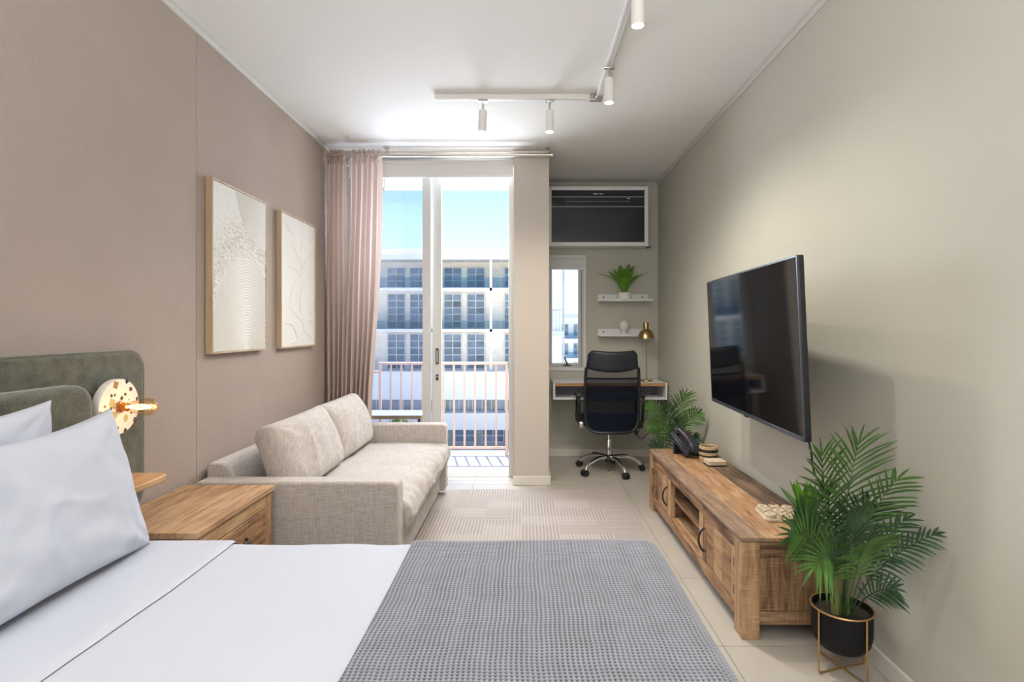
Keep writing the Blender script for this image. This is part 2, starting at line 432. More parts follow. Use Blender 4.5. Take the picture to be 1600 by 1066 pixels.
ceil = struct(MB().box(XL - .15, XR + .15, YB - .15, YD + .05, ZC, ZC + .15).box(PX0, XR + .15, YD + .05, YA + .15, ZC, ZC + .15).build('ceiling', 'ceil'))
wl = struct(B(XL - .15, XL - .008, YB, 4.95, 0, ZC).build('wall_left', 'iron'))
for y0, y1 in ((YB, 2.702), (2.706, 4.95)):
    B(XL - .008, XL, y0, y1, 0, ZC).build('wall_panel', 'wall_l', wl)
wr = struct(B(XR, XR + .15, YB, YA + .15, 0, ZC).build('wall_right', 'wall_r'))
struct(B(XL, XR, YB - .15, YB, 0, ZC).build('wall_rear', 'wall_r'))
WX0, WX1, WZ0, WZ1 = 0.215, 0.600, 0.875, 2.005
wa = MB().box(WX1, XR, YA, YA + .15, 0, ZC).box(PX0, WX1, YA, YA + .15, 0, WZ0).box(PX0, WX1, YA, YA + .15, WZ1, ZC).box(PX0, WX0, YA, YA + .15, WZ0, WZ1)
struct(wa.build('wall_alcove', 'wall_r'))
struct(B(PX0, PX1, PY, YA, 0, ZC).build('wall_pier', 'pier', bevel=.004))

def cornice(name, axis, a0, a1, pos, sgn):
    prof = [(0, 0), (.026, 0), (.026, -.004), (.017, -.008), (.010, -.016), (.008, -.028), (0, -.028)]
    if axis == 1: ol = [(pos + sgn * a, ZC - .0005 + b) for a, b in prof]
    else: ol = [(pos + sgn * a, ZC - .0005 + b) for a, b in prof]
    m = MB().prism(ol, axis, a0, a1)
    return struct(m.build(name, 'cornice', fix=True))
cornice('trim_1', 1, YB, 4.6, XL, 1)
cornice('trim_2', 1, YB, YA, XR, -1)
cornice('trim_3', 0, PX1, XR - .03, YA, -1)
def skirting(name, x0, x1, y0, y1):
    return struct(B(x0, x1, y0, y1, 0, .075).build(name, 'skirt', bevel=.004))
skirting('baseboard_right', XR - .016, XR, YB, YA)
skirting('baseboard_alcove', PX1 + .016, XR - .017, YA - .014, YA)
skirting('baseboard_pier', PX0 - .006, PX1 + .012, PY - .016, PY)
skirting('baseboard_left', XL, XL + .014, YB, 4.6)
skirting('baseboard_alcove_side', PX1, PX1 + .014, PY + .001, YA)

# --- sliding door
door = struct(bpy.data.objects.new('door_1', None)); C.objects.link(door); door.location = (-.84, YD + .03, 0)
DY = YD + .03
fr = MB().box(XL, PX0, DY - .05, DY + .07, -.004, .012).box(XL, PX0, DY - .05, DY + .07, 2.70, 2.75).box(PX0 - .05, PX0, DY - .05, DY + .07, .012, 2.70).box(XL, XL + .05, DY - .05, DY + .07, .012, 2.70)
fr.build('door_frame', 'alu', door, bevel=.003)
B(XL + .05, PX0 - .05, DY - .012, DY - .006, .012, .022).build('track', 'alu', door)
def leaf(x0, x1, y, name, st=.072):
    f = MB().box(x0, x0 + st, y - .018, y + .018, .02, 2.69).box(x1 - st, x1, y - .018, y + .018, .02, 2.69).box(x0 + st, x1 - st, y - .018, y + .018, .02, .10).box(x0 + st, x1 - st, y - .018, y + .018, 2.62, 2.69)
    o = f.build(name, 'alu', door, bevel=.003)
    B(x0 + st, x1 - st, y - .003, y + .003, .10, 2.62).build('pane', 'door_tint', o)
    return o
MAT['door_tint'] = glass('tinted_door_glass', (0.93, 0.95, 0.985))
leaf(-1.55, -.815, DY - .005, 'fixed_panel')
sl = leaf(-1.50, -.729, DY + .045, 'sliding_panel', .082)
hx = -.766
h = MB().prism(rrect(hx - .013, hx + .013, .97, 1.11, .012), 1, DY + .018, DY + .0265).build('handle', 'black', sl, bevel=.003)
MB().box(hx - .005, hx + .005, DY + .0155, DY + .0175, .985, 1.095).build('handle_grip', 'steel', sl)
B(hx - .010, hx + .010, DY + .0215, DY + .0265, .865, .88).build('lock', 'black', sl)
B(hx - .010, hx + .010, DY + .0215, DY + .0265, .83, .856).build('lock', 'black', sl)

# --- alcove window
win = struct(bpy.data.objects.new('window_1', None)); C.objects.link(win); win.location = ((WX0 + WX1) / 2, YA + .05, WZ0)
def framebox(x0, x1, z0, z1, y0, y1, t): return MB().box(x0, x0 + t, y0, y1, z0, z1).box(x1 - t, x1, y0, y1, z0, z1).box(x0 + t, x1 - t, y0, y1, z0, z0 + t).box(x0 + t, x1 - t, y0, y1, z1 - t, z1)
framebox(WX0 - .012, WX1 + .012, WZ0 - .012, WZ1 + .012, YA - .010, YA + .0, .022).build('window_trim', 'white', win, bevel=.002)
framebox(WX0, WX1, WZ0, WZ1, YA + .0, YA + .10, .028).build('window_frame', 'alu', win, bevel=.003)
sash = framebox(WX0 + .03, WX1 - .03, WZ0 + .03, WZ1 - .03, YA + .03, YA + .07, .03).build('sash', 'alu', win, bevel=.003)
B(WX0 + .06, WX1 - .06, YA + .048, YA + .052, WZ0 + .06, WZ1 - .06).build('pane', 'pane', sash)
st = MB().box(.385, .465, YA + .008, YA + .028, WZ0 + .032, WZ0 + .042).tube([(.43, YA + .018, WZ0 + .04), (.40, YA + .018, WZ0 + .12)], .007, 8)
st.build('window_stay', 'iron', sash)

# --- roller blinds
bl = thing('roller_blind', 'white roller blind pulled a little way down over the sliding glass door', 'blind', (-.8, 4.72, 2.7))
B(-1.50, PX0 - .012, 4.720, 4.7225, 2.585, 2.69).build('blind_cloth', 'blind', bl)
MB().tube([(-1.50, 4.728, 2.70), (PX0 - .012, 4.728, 2.70)], .022, 16).build('roller_tube', 'blind', bl)
B(-1.50, PX0 - .012, 4.714, 4.728, 2.565, 2.585).build('bottom_bar', 'white', bl, bevel=.003)
B(PX0 - .012, PX0 - .004, 4.70, 4.76, 2.66, 2.735).build('end_bracket', 'white', bl, bevel=.003)
bl2 = thing('roller_blind', 'small roller blind at the top of the narrow alcove window', 'blind', (.4, YA, 1.98))
B(WX0 + .004, WX1 - .004, YA - .018, YA - .0155, 1.885, 1.985).build('blind_cloth', 'blind', bl2)
MB().tube([(WX0 + .004, YA - .022, 1.985), (WX1 - .004, YA - .022, 1.985)], .010, 12).build('roller_tube', 'blind', bl2)
B(WX0 + .004, WX1 - .004, YA - .022, YA - .012, 1.872, 1.885).build('bottom_bar', 'white', bl2, bevel=.002)

# dark strip and hinge where the left wall ends by the curtain
tr = struct(B(XL, XL + .03, 4.52, 4.56, .08, 2.70).build('trim_4', 'iron'))
B(XL + .006, XL + .028, 4.515, 4.5195, 1.06, 1.20).build('hinge', 'steel', tr)

# ================================================================== OUTSIDE
MAT['stone'] = None
def stone_mat():
    m, nt, b = new_mat('cream_stone_cladding'); L = nt.links.new
    br = node(nt, 'ShaderNodeTexBrick'); br.inputs['Scale'].default_value = 1.0
    br.inputs['Color1'].default_value = (.93, .87, .77, 1); br.inputs['Color2'].default_value = (.85, .77, .66, 1); br.inputs['Mortar'].default_value = (.80, .75, .67, 1)
    br.inputs['Mortar Size'].default_value = .012; br.inputs['Brick Width'].default_value = .55; br.inputs['Row Height'].default_value = .28; br.inputs['Bias'].default_value = -.2
    tc = node(nt, 'ShaderNodeTexCoord'); sp = node(nt, 'ShaderNodeSeparateXYZ'); cb = node(nt, 'ShaderNodeCombineXYZ')
    L(tc.outputs['Object'], sp.inputs[0]); L(sp.outputs[0], cb.inputs[0]); L(sp.outputs[2], cb.inputs[1]); L(cb.outputs[0], br.inputs[0])
    L(br.outputs[0], b.inputs['Base Color']); b.inputs['Roughness'].default_value = .9
    return m
MAT['stone'] = stone_mat()
MAT['bwhite'] = M('white_render', (.90, .90, .91), .9)
MAT['fascia'] = M('cream_fascia', (.92, .85, .72), .9)
MAT['soffit'] = M('grey_soffit', (.50, .50, .50), .8)
MAT['bframe'] = M('grey_window_frame', (.62, .65, .68), .5)
MAT['bglass'] = M('blue_grey_glass', (.18, .24, .33), .08, spec=.6, var=.5, vscale=(.35, .35, .6))
MAT['balglass'] = glass('balustrade_glass', (.72, .84, .92), 1.0)
MAT['street'] = M('pale_street', (.80, .78, .74), .9, var=.1, vscale=(.5, .5, .5))
MAT['tree'] = M('street_tree_leaf', (.16, .22, .06), .8, var=.4, vscale=(2, 2, 2))

GZ = -7.7
struct(B(-60, 60, 6.6, 160, GZ - .3, GZ).build('ground_street', 'street'))
BY = 43.0
def window_unit(parent, x0, x1, z0, z1, y, nx, nz, shared={}):
    k = (round(x1 - x0, 3), round(z1 - z0, 3), nx, nz); W, H = x1 - x0, z1 - z0; t = .07
    if k not in shared:
        m = framebox(0, W, 0, H, -.08, .06, t)
        cw, ch = (W - t) / nx, (H - t) / nz
        for i in range(1, nx): m.box(t / 2 + i * cw - t / 2, t / 2 + i * cw + t / 2, -.07, .06, t, H - t)
        for j in range(1, nz): m.box(t, W - t, -.065, .06, t / 2 + j * ch - .03, t / 2 + j * ch + .03)
        shared[k] = (m.mesh('window', 'bframe'), B(0, cw - t, 0, .02, 0, ch - .06).mesh('pane', 'bglass'), cw, ch)
    fm, pm, cw, ch = shared[k]
    w = bpy.data.objects.new('window', fm); C.objects.link(w); w.parent = parent; w.location = (x0 - parent.location.x, y - parent.location.y, z0 - parent.location.z)
    for i in range(nx):
        for j in range(nz):
            p = bpy.data.objects.new('pane', pm); C.objects.link(p); p.parent = w; p.location = (t / 2 + i * cw + t / 2, 0, t / 2 + j * ch + .03)
    return w

bd = thing('apartment_building', 'long cream stone apartment building with white floor slabs across the street', 'building', (-8, BY, GZ))
BX0, BX1 = -18.0, 1.75
B(BX0, BX1, BY + .1, BY + 9, -1.9, 6.5).build('stone_wall', 'stone', bd)
B(BX0 - .5, BX1 + .4, BY - 1.5, BY + 9, 6.50, 6.84).build('roof_slab', 'bwhite', bd)
B(BX0, BX1 + .2, BY + .6, BY + 8.5, 6.84, 7.55).build('roof_parapet', 'fascia', bd)
x = BX0
while x < BX1:
    B(x + .04, min(x + .86, BX1), BY - 1.4, BY + .08, 6.46, 6.50).build('soffit_panel', 'soffit', bd, smooth=False); x += .9
for z0 in (4.15, 1.05):
    B(BX0, BX1, BY - 1.3, BY + .1, z0, z0 + .22).build('floor_slab', 'bwhite', bd)
for px_ in (-13.9, -9.2 - 2.2, -7.05, -2.55):
    B(px_ - .09, px_ + .09, BY - 1.3, BY - 1.12, -1.85, 6.5).build('post', 'bwhite', bd)
cols = [-16.9, -15.05, -13.3 - .0, -10.66, -8.93, -6.30, -4.51, -1.59, .05]
for i, x0 in enumerate(cols):
    window_unit(bd, x0, x0 + 1.42, 4.45, 6.05, BY + .05, 2, 3)
    window_unit(bd, x0, x0 + 1.42, 1.30, 4.02, BY + .05, 2, 5)
    window_unit(bd, x0, x0 + 1.42, -1.85, .92, BY + .05, 2, 5)
# glass balustrades of the top two terraces
for zf, hh in ((4.37, .78), (1.27, .62)):
    x = BX0
    while x < BX1 - .2:
        o = B(x + .03, min(x + 1.05, BX1), BY - 1.26, BY - 1.245, zf, zf + hh).build('balustrade_pane', 'balglass', bd, smooth=False); x += 1.08
# lower storeys
B(BX0 - .3, BX1 + .3, BY - 1.7, BY + 9, -4.0, -1.9).build('white_band', 'bwhite', bd)
B(BX0 - .3, BX1 + .3, BY - .6, BY + 8, -5.0, -4.0).build('recessed_wall', 'soffit', bd)
x = BX0
while x < BX1:
    window_unit(bd, x, x + 1.5, -4.98, -4.02, BY - .7, 2, 1); x += 1.75
B(BX0 - .3, BX1 + .3, BY - 1.7, BY + 9, -6.25, -5.0).build('white_band', 'bwhite', bd)
B(BX0, BX1, BY - .2, BY + 8, GZ, -6.25).build('ground_floor_wall', 'soffit', bd)
x = BX0
while x < BX1:
    window_unit(bd, x, x + 1.7, -7.45, -6.4, BY - .32, 2, 2); x += 2.1

# far white block and the side tower seen through the alcove window
fb = thing('apartment_block', 'distant white apartment block with balconies seen through the alcove window', 'building', (5, 70, GZ))
B(2.2, 12, 70, 80, GZ, 2.6).build('wall', 'bwhite', fb)
B(2.0, 12.2, 69.6, 80, 2.6, 3.2).build('roof_slab', 'bframe', fb)
for zz in (-.2, -2.6, -5.0):
    B(2.4, 11, 68.6, 70, zz, zz + .25).build('balcony_slab', 'bwhite', fb)
    B(2.4, 11, 68.62, 68.68, zz + .25, zz + 1.0).build('balcony_railing', 'balglass', fb)
for zz in (.4, -2.0, -4.4):
    for xx in (2.9, 4.5, 6.1, 7.7): window_unit(fb, xx, xx + 1.0, zz, zz + 1.5, 69.95, 2, 2)
tw = thing('balcony_tower', 'pale balcony tower of a neighbouring building at the left of the alcove window', 'building', (1.2, 22, GZ))
B(1.10, 1.55, 23.2, 30, GZ, 6.6).build('wall', 'bwhite', tw)
for zz in (-4.2, -1.6, 1.0, 3.6):
    B(.70, 1.46, 20.5, 23.2, zz, zz + .20).build('balcony_slab', 'bwhite', tw)
    B(.72, 1.44, 20.55, 20.60, zz + .95, zz + 1.0).build('handrail', 'bframe', tw)
    for k in range(6): B(.74 + k * .135, .76 + k * .135, 20.56, 20.59, zz + .2, zz + .95).build('railing_bar', 'bframe', tw)
for xx in (.72, 1.40): B(xx, xx + .07, 20.6, 20.7, GZ, 6.6).build('post', 'bframe', tw)

def bush(name, label, loc, rx, rz, n, cat='tree', seed=1):
    rg = random.Random(seed); root = thing(name, label, cat, loc)
    m = MB()
    for _ in range(n):
        d = Vector((rg.gauss(0, 1), rg.gauss(0, 1), rg.gauss(0, 1))).normalized() * (rg.random() ** .4)
        p = Vector((d.x * rx, d.y * rx, rz * 1.1 + d.z * rz)); a = Vector((rg.gauss(0, 1), rg.gauss(0, 1), rg.gauss(0, 1))).normalized(); b = a.orthogonal().normalized(); s_ = .16 * rg.uniform(.7, 1.4)
        m.add([p - a * s_, p - b * s_ * .5, p + a * s_, p + b * s_ * .5], [(0, 1, 2, 3)])
    stuff(m.build('foliage', 'tree', root, world=False, smooth=False))
    MB().tube([(0, 0, 0), (.05, 0, rz * 1.1)], [.1, .06], 8).build('trunk', 'stem', root, world=False)
    return root
bush('street_tree', 'small yellow green tree across the street behind the balcony table', (-8.1, 36.0, GZ + .0), 1.1, 1.55, 900, seed=4)
bush('street_hedge', 'yellow green hedge below the distant block in the alcove window', (4.4, 60.0, GZ), 2.0, 2.0, 900, 'hedge', seed=5)

# --- balcony
bf = struct(B(-3.2, PX0 - .0, DY + .07, 5.90, -.14, -.016).build('floor_balcony', 'grout'))
lay_tiles(bf, 'btile', -3.2, PX0, DY + .07, 5.90, -.38, 5.20, .61, top=-.012)
struct(B(-3.4, PX0 + .1, DY + .075, 6.10, 2.80, 3.0).build('ceiling_balcony', 'ceil'))
struct(B(PX0, PX0 + .1, YA + .152, 5.9, -.1, 2.78).build('wall_balcony_right', 'bwhite'))
dl = thing('downlight', 'small white cylinder downlight under the balcony ceiling', 'lamp', (-.845, 5.55, 2.80))
MB().lathe([(.036, 0), (.036, -.095)], n=24).build('lamp_body', 'whitem', dl, world=False, fix=True)
MB().lathe([(.030, -.0955), (.026, -.090), (0, -.090)], n=24).build('lens', 'white', dl, world=False, fix=True)
hk = thing('hanging_hook', 'tiny dark hook hanging from the balcony ceiling beside the curtain', 'hook', (-1.42, 5.6, 2.80))
MB().tube([(0, 0, 0), (0, 0, -.06), (.012, 0, -.075), (0, 0, -.09), (-.010, 0, -.11), (.004, 0, -.13)], .003, 6).build('hook', 'iron', hk, world=False)

RY = 5.66
rl = thing('balcony_railing', 'salmon painted steel balcony railing outside the glass door', 'railing', (-.83, RY, -.012))
MB().box(-1.485, -.175, RY - .02, RY + .02, .915, .94).build('top_rail', 'salmon', rl, bevel=.003)
MB().box(-1.485, -.175, RY - .012, RY + .012, .055, .078).build('bottom_rail', 'salmon', rl, bevel=.003)
for px_ in (-1.475, -.185):
    B(px_ - .014, px_ + .014, RY - .014, RY + .014, -.012, .915).build('post', 'salmon', rl, bevel=.002)
for i in range(1, 12):
    xx = -1.475 + i * (1.29 / 12)
    B(xx - .009, xx + .009, RY - .009, RY + .009, .078, .915).build('bar', 'salmon', rl)
MB().box(-3.1, -1.492, RY - .02, RY + .02, .83, .855).build('side_rail', 'salmon', rl, bevel=.003)
for i in range(14):
    xx = -3.05 + i * .107
    B(xx - .009, xx + .009, RY - .009, RY + .009, -.012, .83).build('bar', 'salmon', rl)
B(PX0 - .06, PX0 - .001, RY - .03, RY + .03, .80, .83).build('wall_bracket', 'salmon', rl)

bt = thing('balcony_table', 'low wooden outdoor table with grey top and dark metal legs on the balcony', 'table', (-1.6, 5.25, -.012))
B(-2.35, -.945, 5.08, 5.42, .478, .488).build('table_top', 'btile', bt, bevel=.003)
B(-2.35, -.945, 5.08, 5.42, .452, .478).build('table_edge', 'desk_wood', bt, bevel=.003)
for xx in (-2.31, -.985):
    for yy in (5.10, 5.38):
        B(xx, xx + .025, yy, yy + .025, -.012, .452).build('leg', 'iron', bt)
    B(xx + .002, xx + .023, 5.125, 5.38, .02, .04).build('stretcher', 'iron', bt)

# ================================================================== CURTAIN AND RAIL
RZ_, RYc = 2.672, 4.44
rod = thing('curtain_rod', 'brushed metal curtain rod running along the ceiling above the glass door', 'curtain rod', (-.7, RYc, RZ_))
MB().tube([(-1.585, RYc, RZ_), (.205, RYc, RZ_)], .014, 16).build('pole', 'steel', rod)
MB().tube([(.205, RYc, RZ_), (.225, RYc, RZ_)], .019, 16).build('finial', 'steel', rod)
MB().tube([(-1.585, RYc + .07, RZ_ + .045), (.19, RYc + .07, RZ_ + .045)], .008, 12).build('rear_rail', 'steel', rod)
for xx in (.185, -1.12):
    MB().box(xx - .008, xx + .008, RYc - .008, RYc + .09, RZ_ + .014, RZ_ + .024).box(xx - .02, xx + .02, RYc + .02, RYc + .08, 2.741, 2.7495).tube([(xx, RYc + .05, RZ_ + .024), (xx, RYc + .05, 2.742)], .007, 8).build('bracket', 'steel', rod)

cur = thing('curtain', 'blush pink floor length curtain gathered at the left of the glass door', 'curtain', (-1.35, RYc, 0))
def curtain_sheet(xa0, xa1, xb0, xb1, npl, amp, zt, zb, ph, seed):
    m = MB(); nu = npl * 14 + 1
    def fn(u, v):
        sv_ = v * v * (3 - 2 * v)
        x0 = xa0 + (xb0 - xa0) * sv_; x1 = xa1 + (xb1 - xa1) * sv_
        wob = .10 * sin(3 * u + seed + 2 * v) * v
        a = 2 * pi * npl * u + ph + wob * 3
        k = amp * (.75 + .5 * v) * (1 + .25 * sin(7 * u * pi + seed))
        x = x0 + (x1 - x0) * u + .004 * sin(9 * v + 5 * u)
        y = RYc + k * sin(a) * (.88 + .12 * sin(3 * a))
        return Vector((x, y, zt + (zb - zt) * v))
    m.grid(fn, nu, 24)
    return m
curtain_sheet(-1.592, -1.425, -1.594, -1.44, 4, .040, 2.60, .015, .3, 1).build('curtain_panel', 'curtain', cur, ang=180)
curtain_sheet(-1.405, -1.137, -1.45, -1.245, 6, .046, 2.60, .015, 1.1, 2).build('curtain_panel', 'curtain', cur, ang=180)
curtain_sheet(-1.570, -1.440, -1.575, -1.435, 6, .026, 2.712, 2.602, .5, 3).build('heading_tape', 'curtain', cur, ang=180)
curtain_sheet(-1.398, -1.150, -1.400, -1.145, 6, .032, 2.712, 2.602, .9, 4).build('heading_tape', 'curtain', cur, ang=180)

# ================================================================== TRACK LIGHTS
TX, TY, TZ = .46, 3.48, 2.75
def track(name, label, pts, joint=None):
    t = thing(name, label, 'light track', (pts[0], pts[2], TZ), group='ceiling light track')
    x0, x1, y0, y1 = pts
    B(x0, x1, y0, y1, TZ - .034, TZ - .0005).build('track_rail', 'whitem', t, bevel=.003)
    if x1 - x0 > y1 - y0: B(x0 + .002, x1 - .002, (y0 + y1) / 2 - .006, (y0 + y1) / 2 + .006, TZ - .0355, TZ - .034).build('track_groove', 'bframe', t)
    else: B((x0 + x1) / 2 - .006, (x0 + x1) / 2 + .006, y0 + .002, y1 - .002, TZ - .0355, TZ - .034).build('track_groove', 'bframe', t)
    if joint: B(*joint).build('corner_joint', 'steel', t, bevel=.002)
    return t
track('light_track', 'white ceiling light track running across the room before the window', (-.565, TX - .025, TY - .017, TY + .017), (TX - .055, TX + .025, TY - .02, TY + .02, TZ - .040, TZ - .001))
track('light_track', 'white ceiling light track running lengthwise towards the viewer', (TX - .017, TX + .017, -1.2, TY - .022), (TX - .02, TX + .02, TY - .075, TY - .0225, TZ - .040, TZ - .001))
MAT['lamp'] = emit('warm_lamp', (1.0, .80, .52), 9.0)
def spot(name, label, x, y, tilt=(0, 0), e=15):
    t = thing(name, label, 'spotlight', (x, y, TZ - .036), group='track spotlights')
    MB().box(-.03, .03, -.012, .012, -.014, 0).build('track_adapter', 'chrome', t, world=False, bevel=.002)
    MB().tube([(0, 0, -.014), (0, 0, -.068)], .006, 10).build('stem', 'steel', t, world=False)
    b = MB().lathe([(.0, -.066), (.022, -.066), (.026, -.070), (.026, -.198), (.024, -.200)], n=28, caps=False)
    b.lathe([(.024, -.200), (.022, -.196), (.021, -.186)], n=28, caps=False)
    rot = Matrix.Rotation(tilt[0], 4, 'X') @ Matrix.Rotation(tilt[1], 4, 'Y')
    piv = Vector((0, 0, -.066)); b.v = [piv + rot @ (p - piv) for p in b.v]
    body = b.build('lamp_head', 'whitem', t, world=False, fix=True)
    l = MB().lathe([(.0215, -.190), (0, -.190)], n=24); l.v = [piv + rot @ (p - piv) for p in l.v]
    l.build('lens', 'lamp', body, world=False)
    d = bpy.data.lights.new('spotlight_beam', 'SPOT'); d.energy = e; d.spot_size = radians(156); d.spot_blend = 1.0; d.shadow_soft_size = .02; d.color = (1, .91, .79)
    o = bpy.data.objects.new('spotlight_beam', d); C.objects.link(o); o.parent = body; o.location = piv + rot @ Vector((0, 0, -.14)); o.rotation_euler = rot.to_euler()
    return t
spot('track_spotlight', 'leftmost white track spotlight above the glass door', -.262, TY - .002, (0, .05))
spot('track_spotlight', 'white track spotlight above the pier beside the track corner', .155, TY - .002, (0, 0), 26)
spot('track_spotlight', 'white track spotlight just below the corner of the track', TX, 3.03, (0, 0), 26)
spot('track_spotlight', 'nearest track spotlight cut off by the top of the picture', TX, 2.26)

# ================================================================== WALL ART
def art(label, y0, y1, z0, z1, fn, seed):
    t = thing('wall_art', label, 'picture', (XL, (y0 + y1) / 2, z0), group='pair of plaster reliefs')
    xf = XL + .038
    m = MB(); k = .010
    m.box(XL + .002, xf, y0, y0 + k, z0, z1).box(XL + .002, xf, y1 - k, y1, z0, z1).box(XL + .002, xf, y0 + k, y1 - k, z0, z0 + k).box(XL + .002, xf, y0 + k, y1 - k, z1 - k, z1)
    m.build('frame', 'oak', t, bevel=.0015)
    a0, a1, b0, b1 = y0 + k + .001, y1 - k - .001, z0 + k + .001, z1 - k - .001
    nu, nv = (250, 380) if seed == 1 else (180, 270)
    rg = random.Random(seed)
    def P(u, v): return Vector((xf - .007 + fn(u, v, (a1 - a0), (b1 - b0)), a0 + (a1 - a0) * u, b0 + (b1 - b0) * v))
    g = MB().grid(P, nu, nv); g.build('plaster_relief', 'paper', t, ang=180)
    B(XL + .002, XL + .012, a0, a1, b0, b1).build('backing', 'oak', t)
def relief1(u, v, W, H):
    y, z = u * W, v * H
    r1 = hypot(y - W * 1.02, z - H * 1.08); r2 = hypot((y - W * .62) * 1.0, (z - H * -.15) * .62)
    e = .0
    n = fbm(y * 22, z * 22, 3.1)
    if r1 < .36 * (1 + .0 * n): return .0030 * (.5 + .5 * sin(r1 * 2 * pi / .011)) + .002 * (1 if r1 < .355 else 0)
    if r2 < .40: return .0028 * (.5 + .5 * sin(r2 * 2 * pi / .010 + 1.2 * fbm(y * 4, z * 4, 1))) * 1.3
    d = abs(r2 - .47)
    rough = max(0, 1 - d / .12)
    c = noise.noise(Vector((y * 85, z * 70, 1.3))); c2 = max(0, c) ** .6
    return .0010 + .0012 * n + rough * .0105 * c2
CURVES = [[(.62, 1.0), (.55, .75), (.60, .55), (.50, .30)], [(.30, .80), (.52, .66), (.56, .55)], [(.95, .78), (.72, .72), (.58, .60)], [(.15, .62), (.42, .60), (.52, .55)], [(.40, .52), (.28, .42), (.20, .30)],
          [(.60, .52), (.52, .38), (.50, .28)], [(.92, .62), (.66, .50), (.55, .38), (.55, .26)], [(.12, .34), (.40, .24), (.62, .18), (.62, .10)], [(.62, .22), (.85, .20), (1.0, .18)], [(.62, .14), (.80, .08), (.98, .04)],
          [(.10, .18), (.30, .16), (.42, .06), (.25, .02)], [(.05, .95), (.25, .88), (.45, .86)], [(.98, .40), (.80, .30), (.90, .24)], [(.55, .95), (.80, .88), (.98, .90)]]
CPTS = [np.array([tuple(p.xy) for p in smooth_path([(a, b, 0) for a, b in c], 14)]) for c in CURVES]
_U, _V = np.meshgrid(np.linspace(0, 1, 180), np.linspace(0, 1, 270), indexing='ij')
_D = np.full(_U.shape, 9.0)
for c in CPTS:
    for q in c: _D = np.minimum(_D, np.hypot((_U - q[0]) * .566, (_V - q[1]) * .868))
def relief2(u, v, W, H):
    d = _D[round(u * 179), round(v * 269)]
    return .0010 + .0009 * fbm(u * 9, v * 13, 7.7) + .0082 * exp(-(d / .0048) ** 2) * (.6 + .5 * fbm(u * 5, v * 5, 2.2))
art('white plaster relief with combed arcs, hanging nearer the bed', 2.775, 3.365, 1.153, 2.043, relief1, 1)
art('white plaster relief with branching ridges, beside the curtain', 3.562, 4.150, 1.153, 2.045, relief2, 2)

# ================================================================== RUG
def rug_mat():
    m, nt, b = new_mat('striped_block_rug'); L = nt.links.new
    tc = node(nt, 'ShaderNodeTexCoord')
    sp = node(nt, 'ShaderNodeSeparateXYZ'); L(tc.outputs['Object'], sp.inputs[0])
    def cell(scale, off):
        mp = node(nt, 'ShaderNodeMapping'); mp.inputs['Scale'].default_value = scale; mp.inputs['Location'].default_value = off; L(tc.outputs['Object'], mp.inputs[0])
        fl = node(nt, 'ShaderNodeVectorMath', operation='FLOOR'); L(mp.outputs[0], fl.inputs[0])
        wn = node(nt, 'ShaderNodeTexWhiteNoise', noise_dimensions='2D'); L(fl.outputs[0], wn.inputs['Vector']); return wn.outputs[0]
    rn = cell((3.1, 4.3, 0), (.3, .15, 0)); rn2 = cell((4.1, 6.0, 0), (.1, .4, 0))
    st = []
    for sock, fr_ in ((0, 46), (1, 40)):
        k = node(nt, 'ShaderNodeMath', operation='MULTIPLY'); L(sp.outputs[sock], k.inputs[0]); k.inputs[1].default_value = fr_
        f = node(nt, 'ShaderNodeMath', operation='FRACT'); L(k.outputs[0], f.inputs[0])
        s_ = node(nt, 'ShaderNodeMath', operation='PINGPONG'); s_.inputs[1].default_value = .5; L(f.outputs[0], s_.inputs[0])
        r = node(nt, 'ShaderNodeMapRange'); r.inputs[1].default_value = .17; r.inputs[2].default_value = .30; L(s_.outputs[0], r.inputs[0]); st.append(r.outputs[0])
    g = node(nt, 'ShaderNodeMath', operation='GREATER_THAN'); L(rn, g.inputs[0]); g.inputs[1].default_value = .5
    mx = node(nt, 'ShaderNodeMix', data_type='FLOAT'); L(g.outputs[0], mx.inputs[0]); L(st[0], mx.inputs[2]); L(st[1], mx.inputs[3])
    pl = node(nt, 'ShaderNodeMapRange'); pl.inputs[1].default_value = .72; pl.inputs[2].default_value = .74; pl.inputs[3].default_value = 1; pl.inputs[4].default_value = .5; L(rn2, pl.inputs[0])
    fac = node(nt, 'ShaderNodeMath', operation='MULTIPLY'); L(mx.outputs[0], fac.inputs[0]); L(pl.outputs[0], fac.inputs[1])
    n = node(nt, 'ShaderNodeTexNoise'); n.inputs['Scale'].default_value = 240; L(tc.outputs['Object'], n.inputs['Vector'])
    col = node(nt, 'ShaderNodeMix', data_type='RGBA'); L(fac.outputs[0], col.inputs[0]); col.inputs[6].default_value = (.475, .425, .395, 1); col.inputs[7].default_value = (.34, .292, .272, 1)
    L(col.outputs[2], b.inputs['Base Color'])
    hm = node(nt, 'ShaderNodeMath', operation='MULTIPLY_ADD'); L(fac.outputs[0], hm.inputs[0]); hm.inputs[1].default_value = -1; L(n.outputs['Fac'], hm.inputs[2])
    bp = node(nt, 'ShaderNodeBump'); bp.inputs['Strength'].default_value = .5; bp.inputs['Distance'].default_value = .003; L(hm.outputs[0], bp.inputs['Height']); L(bp.outputs[0], b.inputs['Normal'])
    b.inputs['Roughness'].default_value = .95; b.inputs['Specular IOR Level'].default_value = .1; b.inputs['Sheen Weight'].default_value = .2
    return m
MAT['rug'] = rug_mat()
tag(B(-1.05, .755, 1.70, 4.40, .0005, .009).build('area_rug', 'rug', bevel=.003), 'pale pinkish grey area rug with carved stripe blocks on the tiled floor', 'rug')

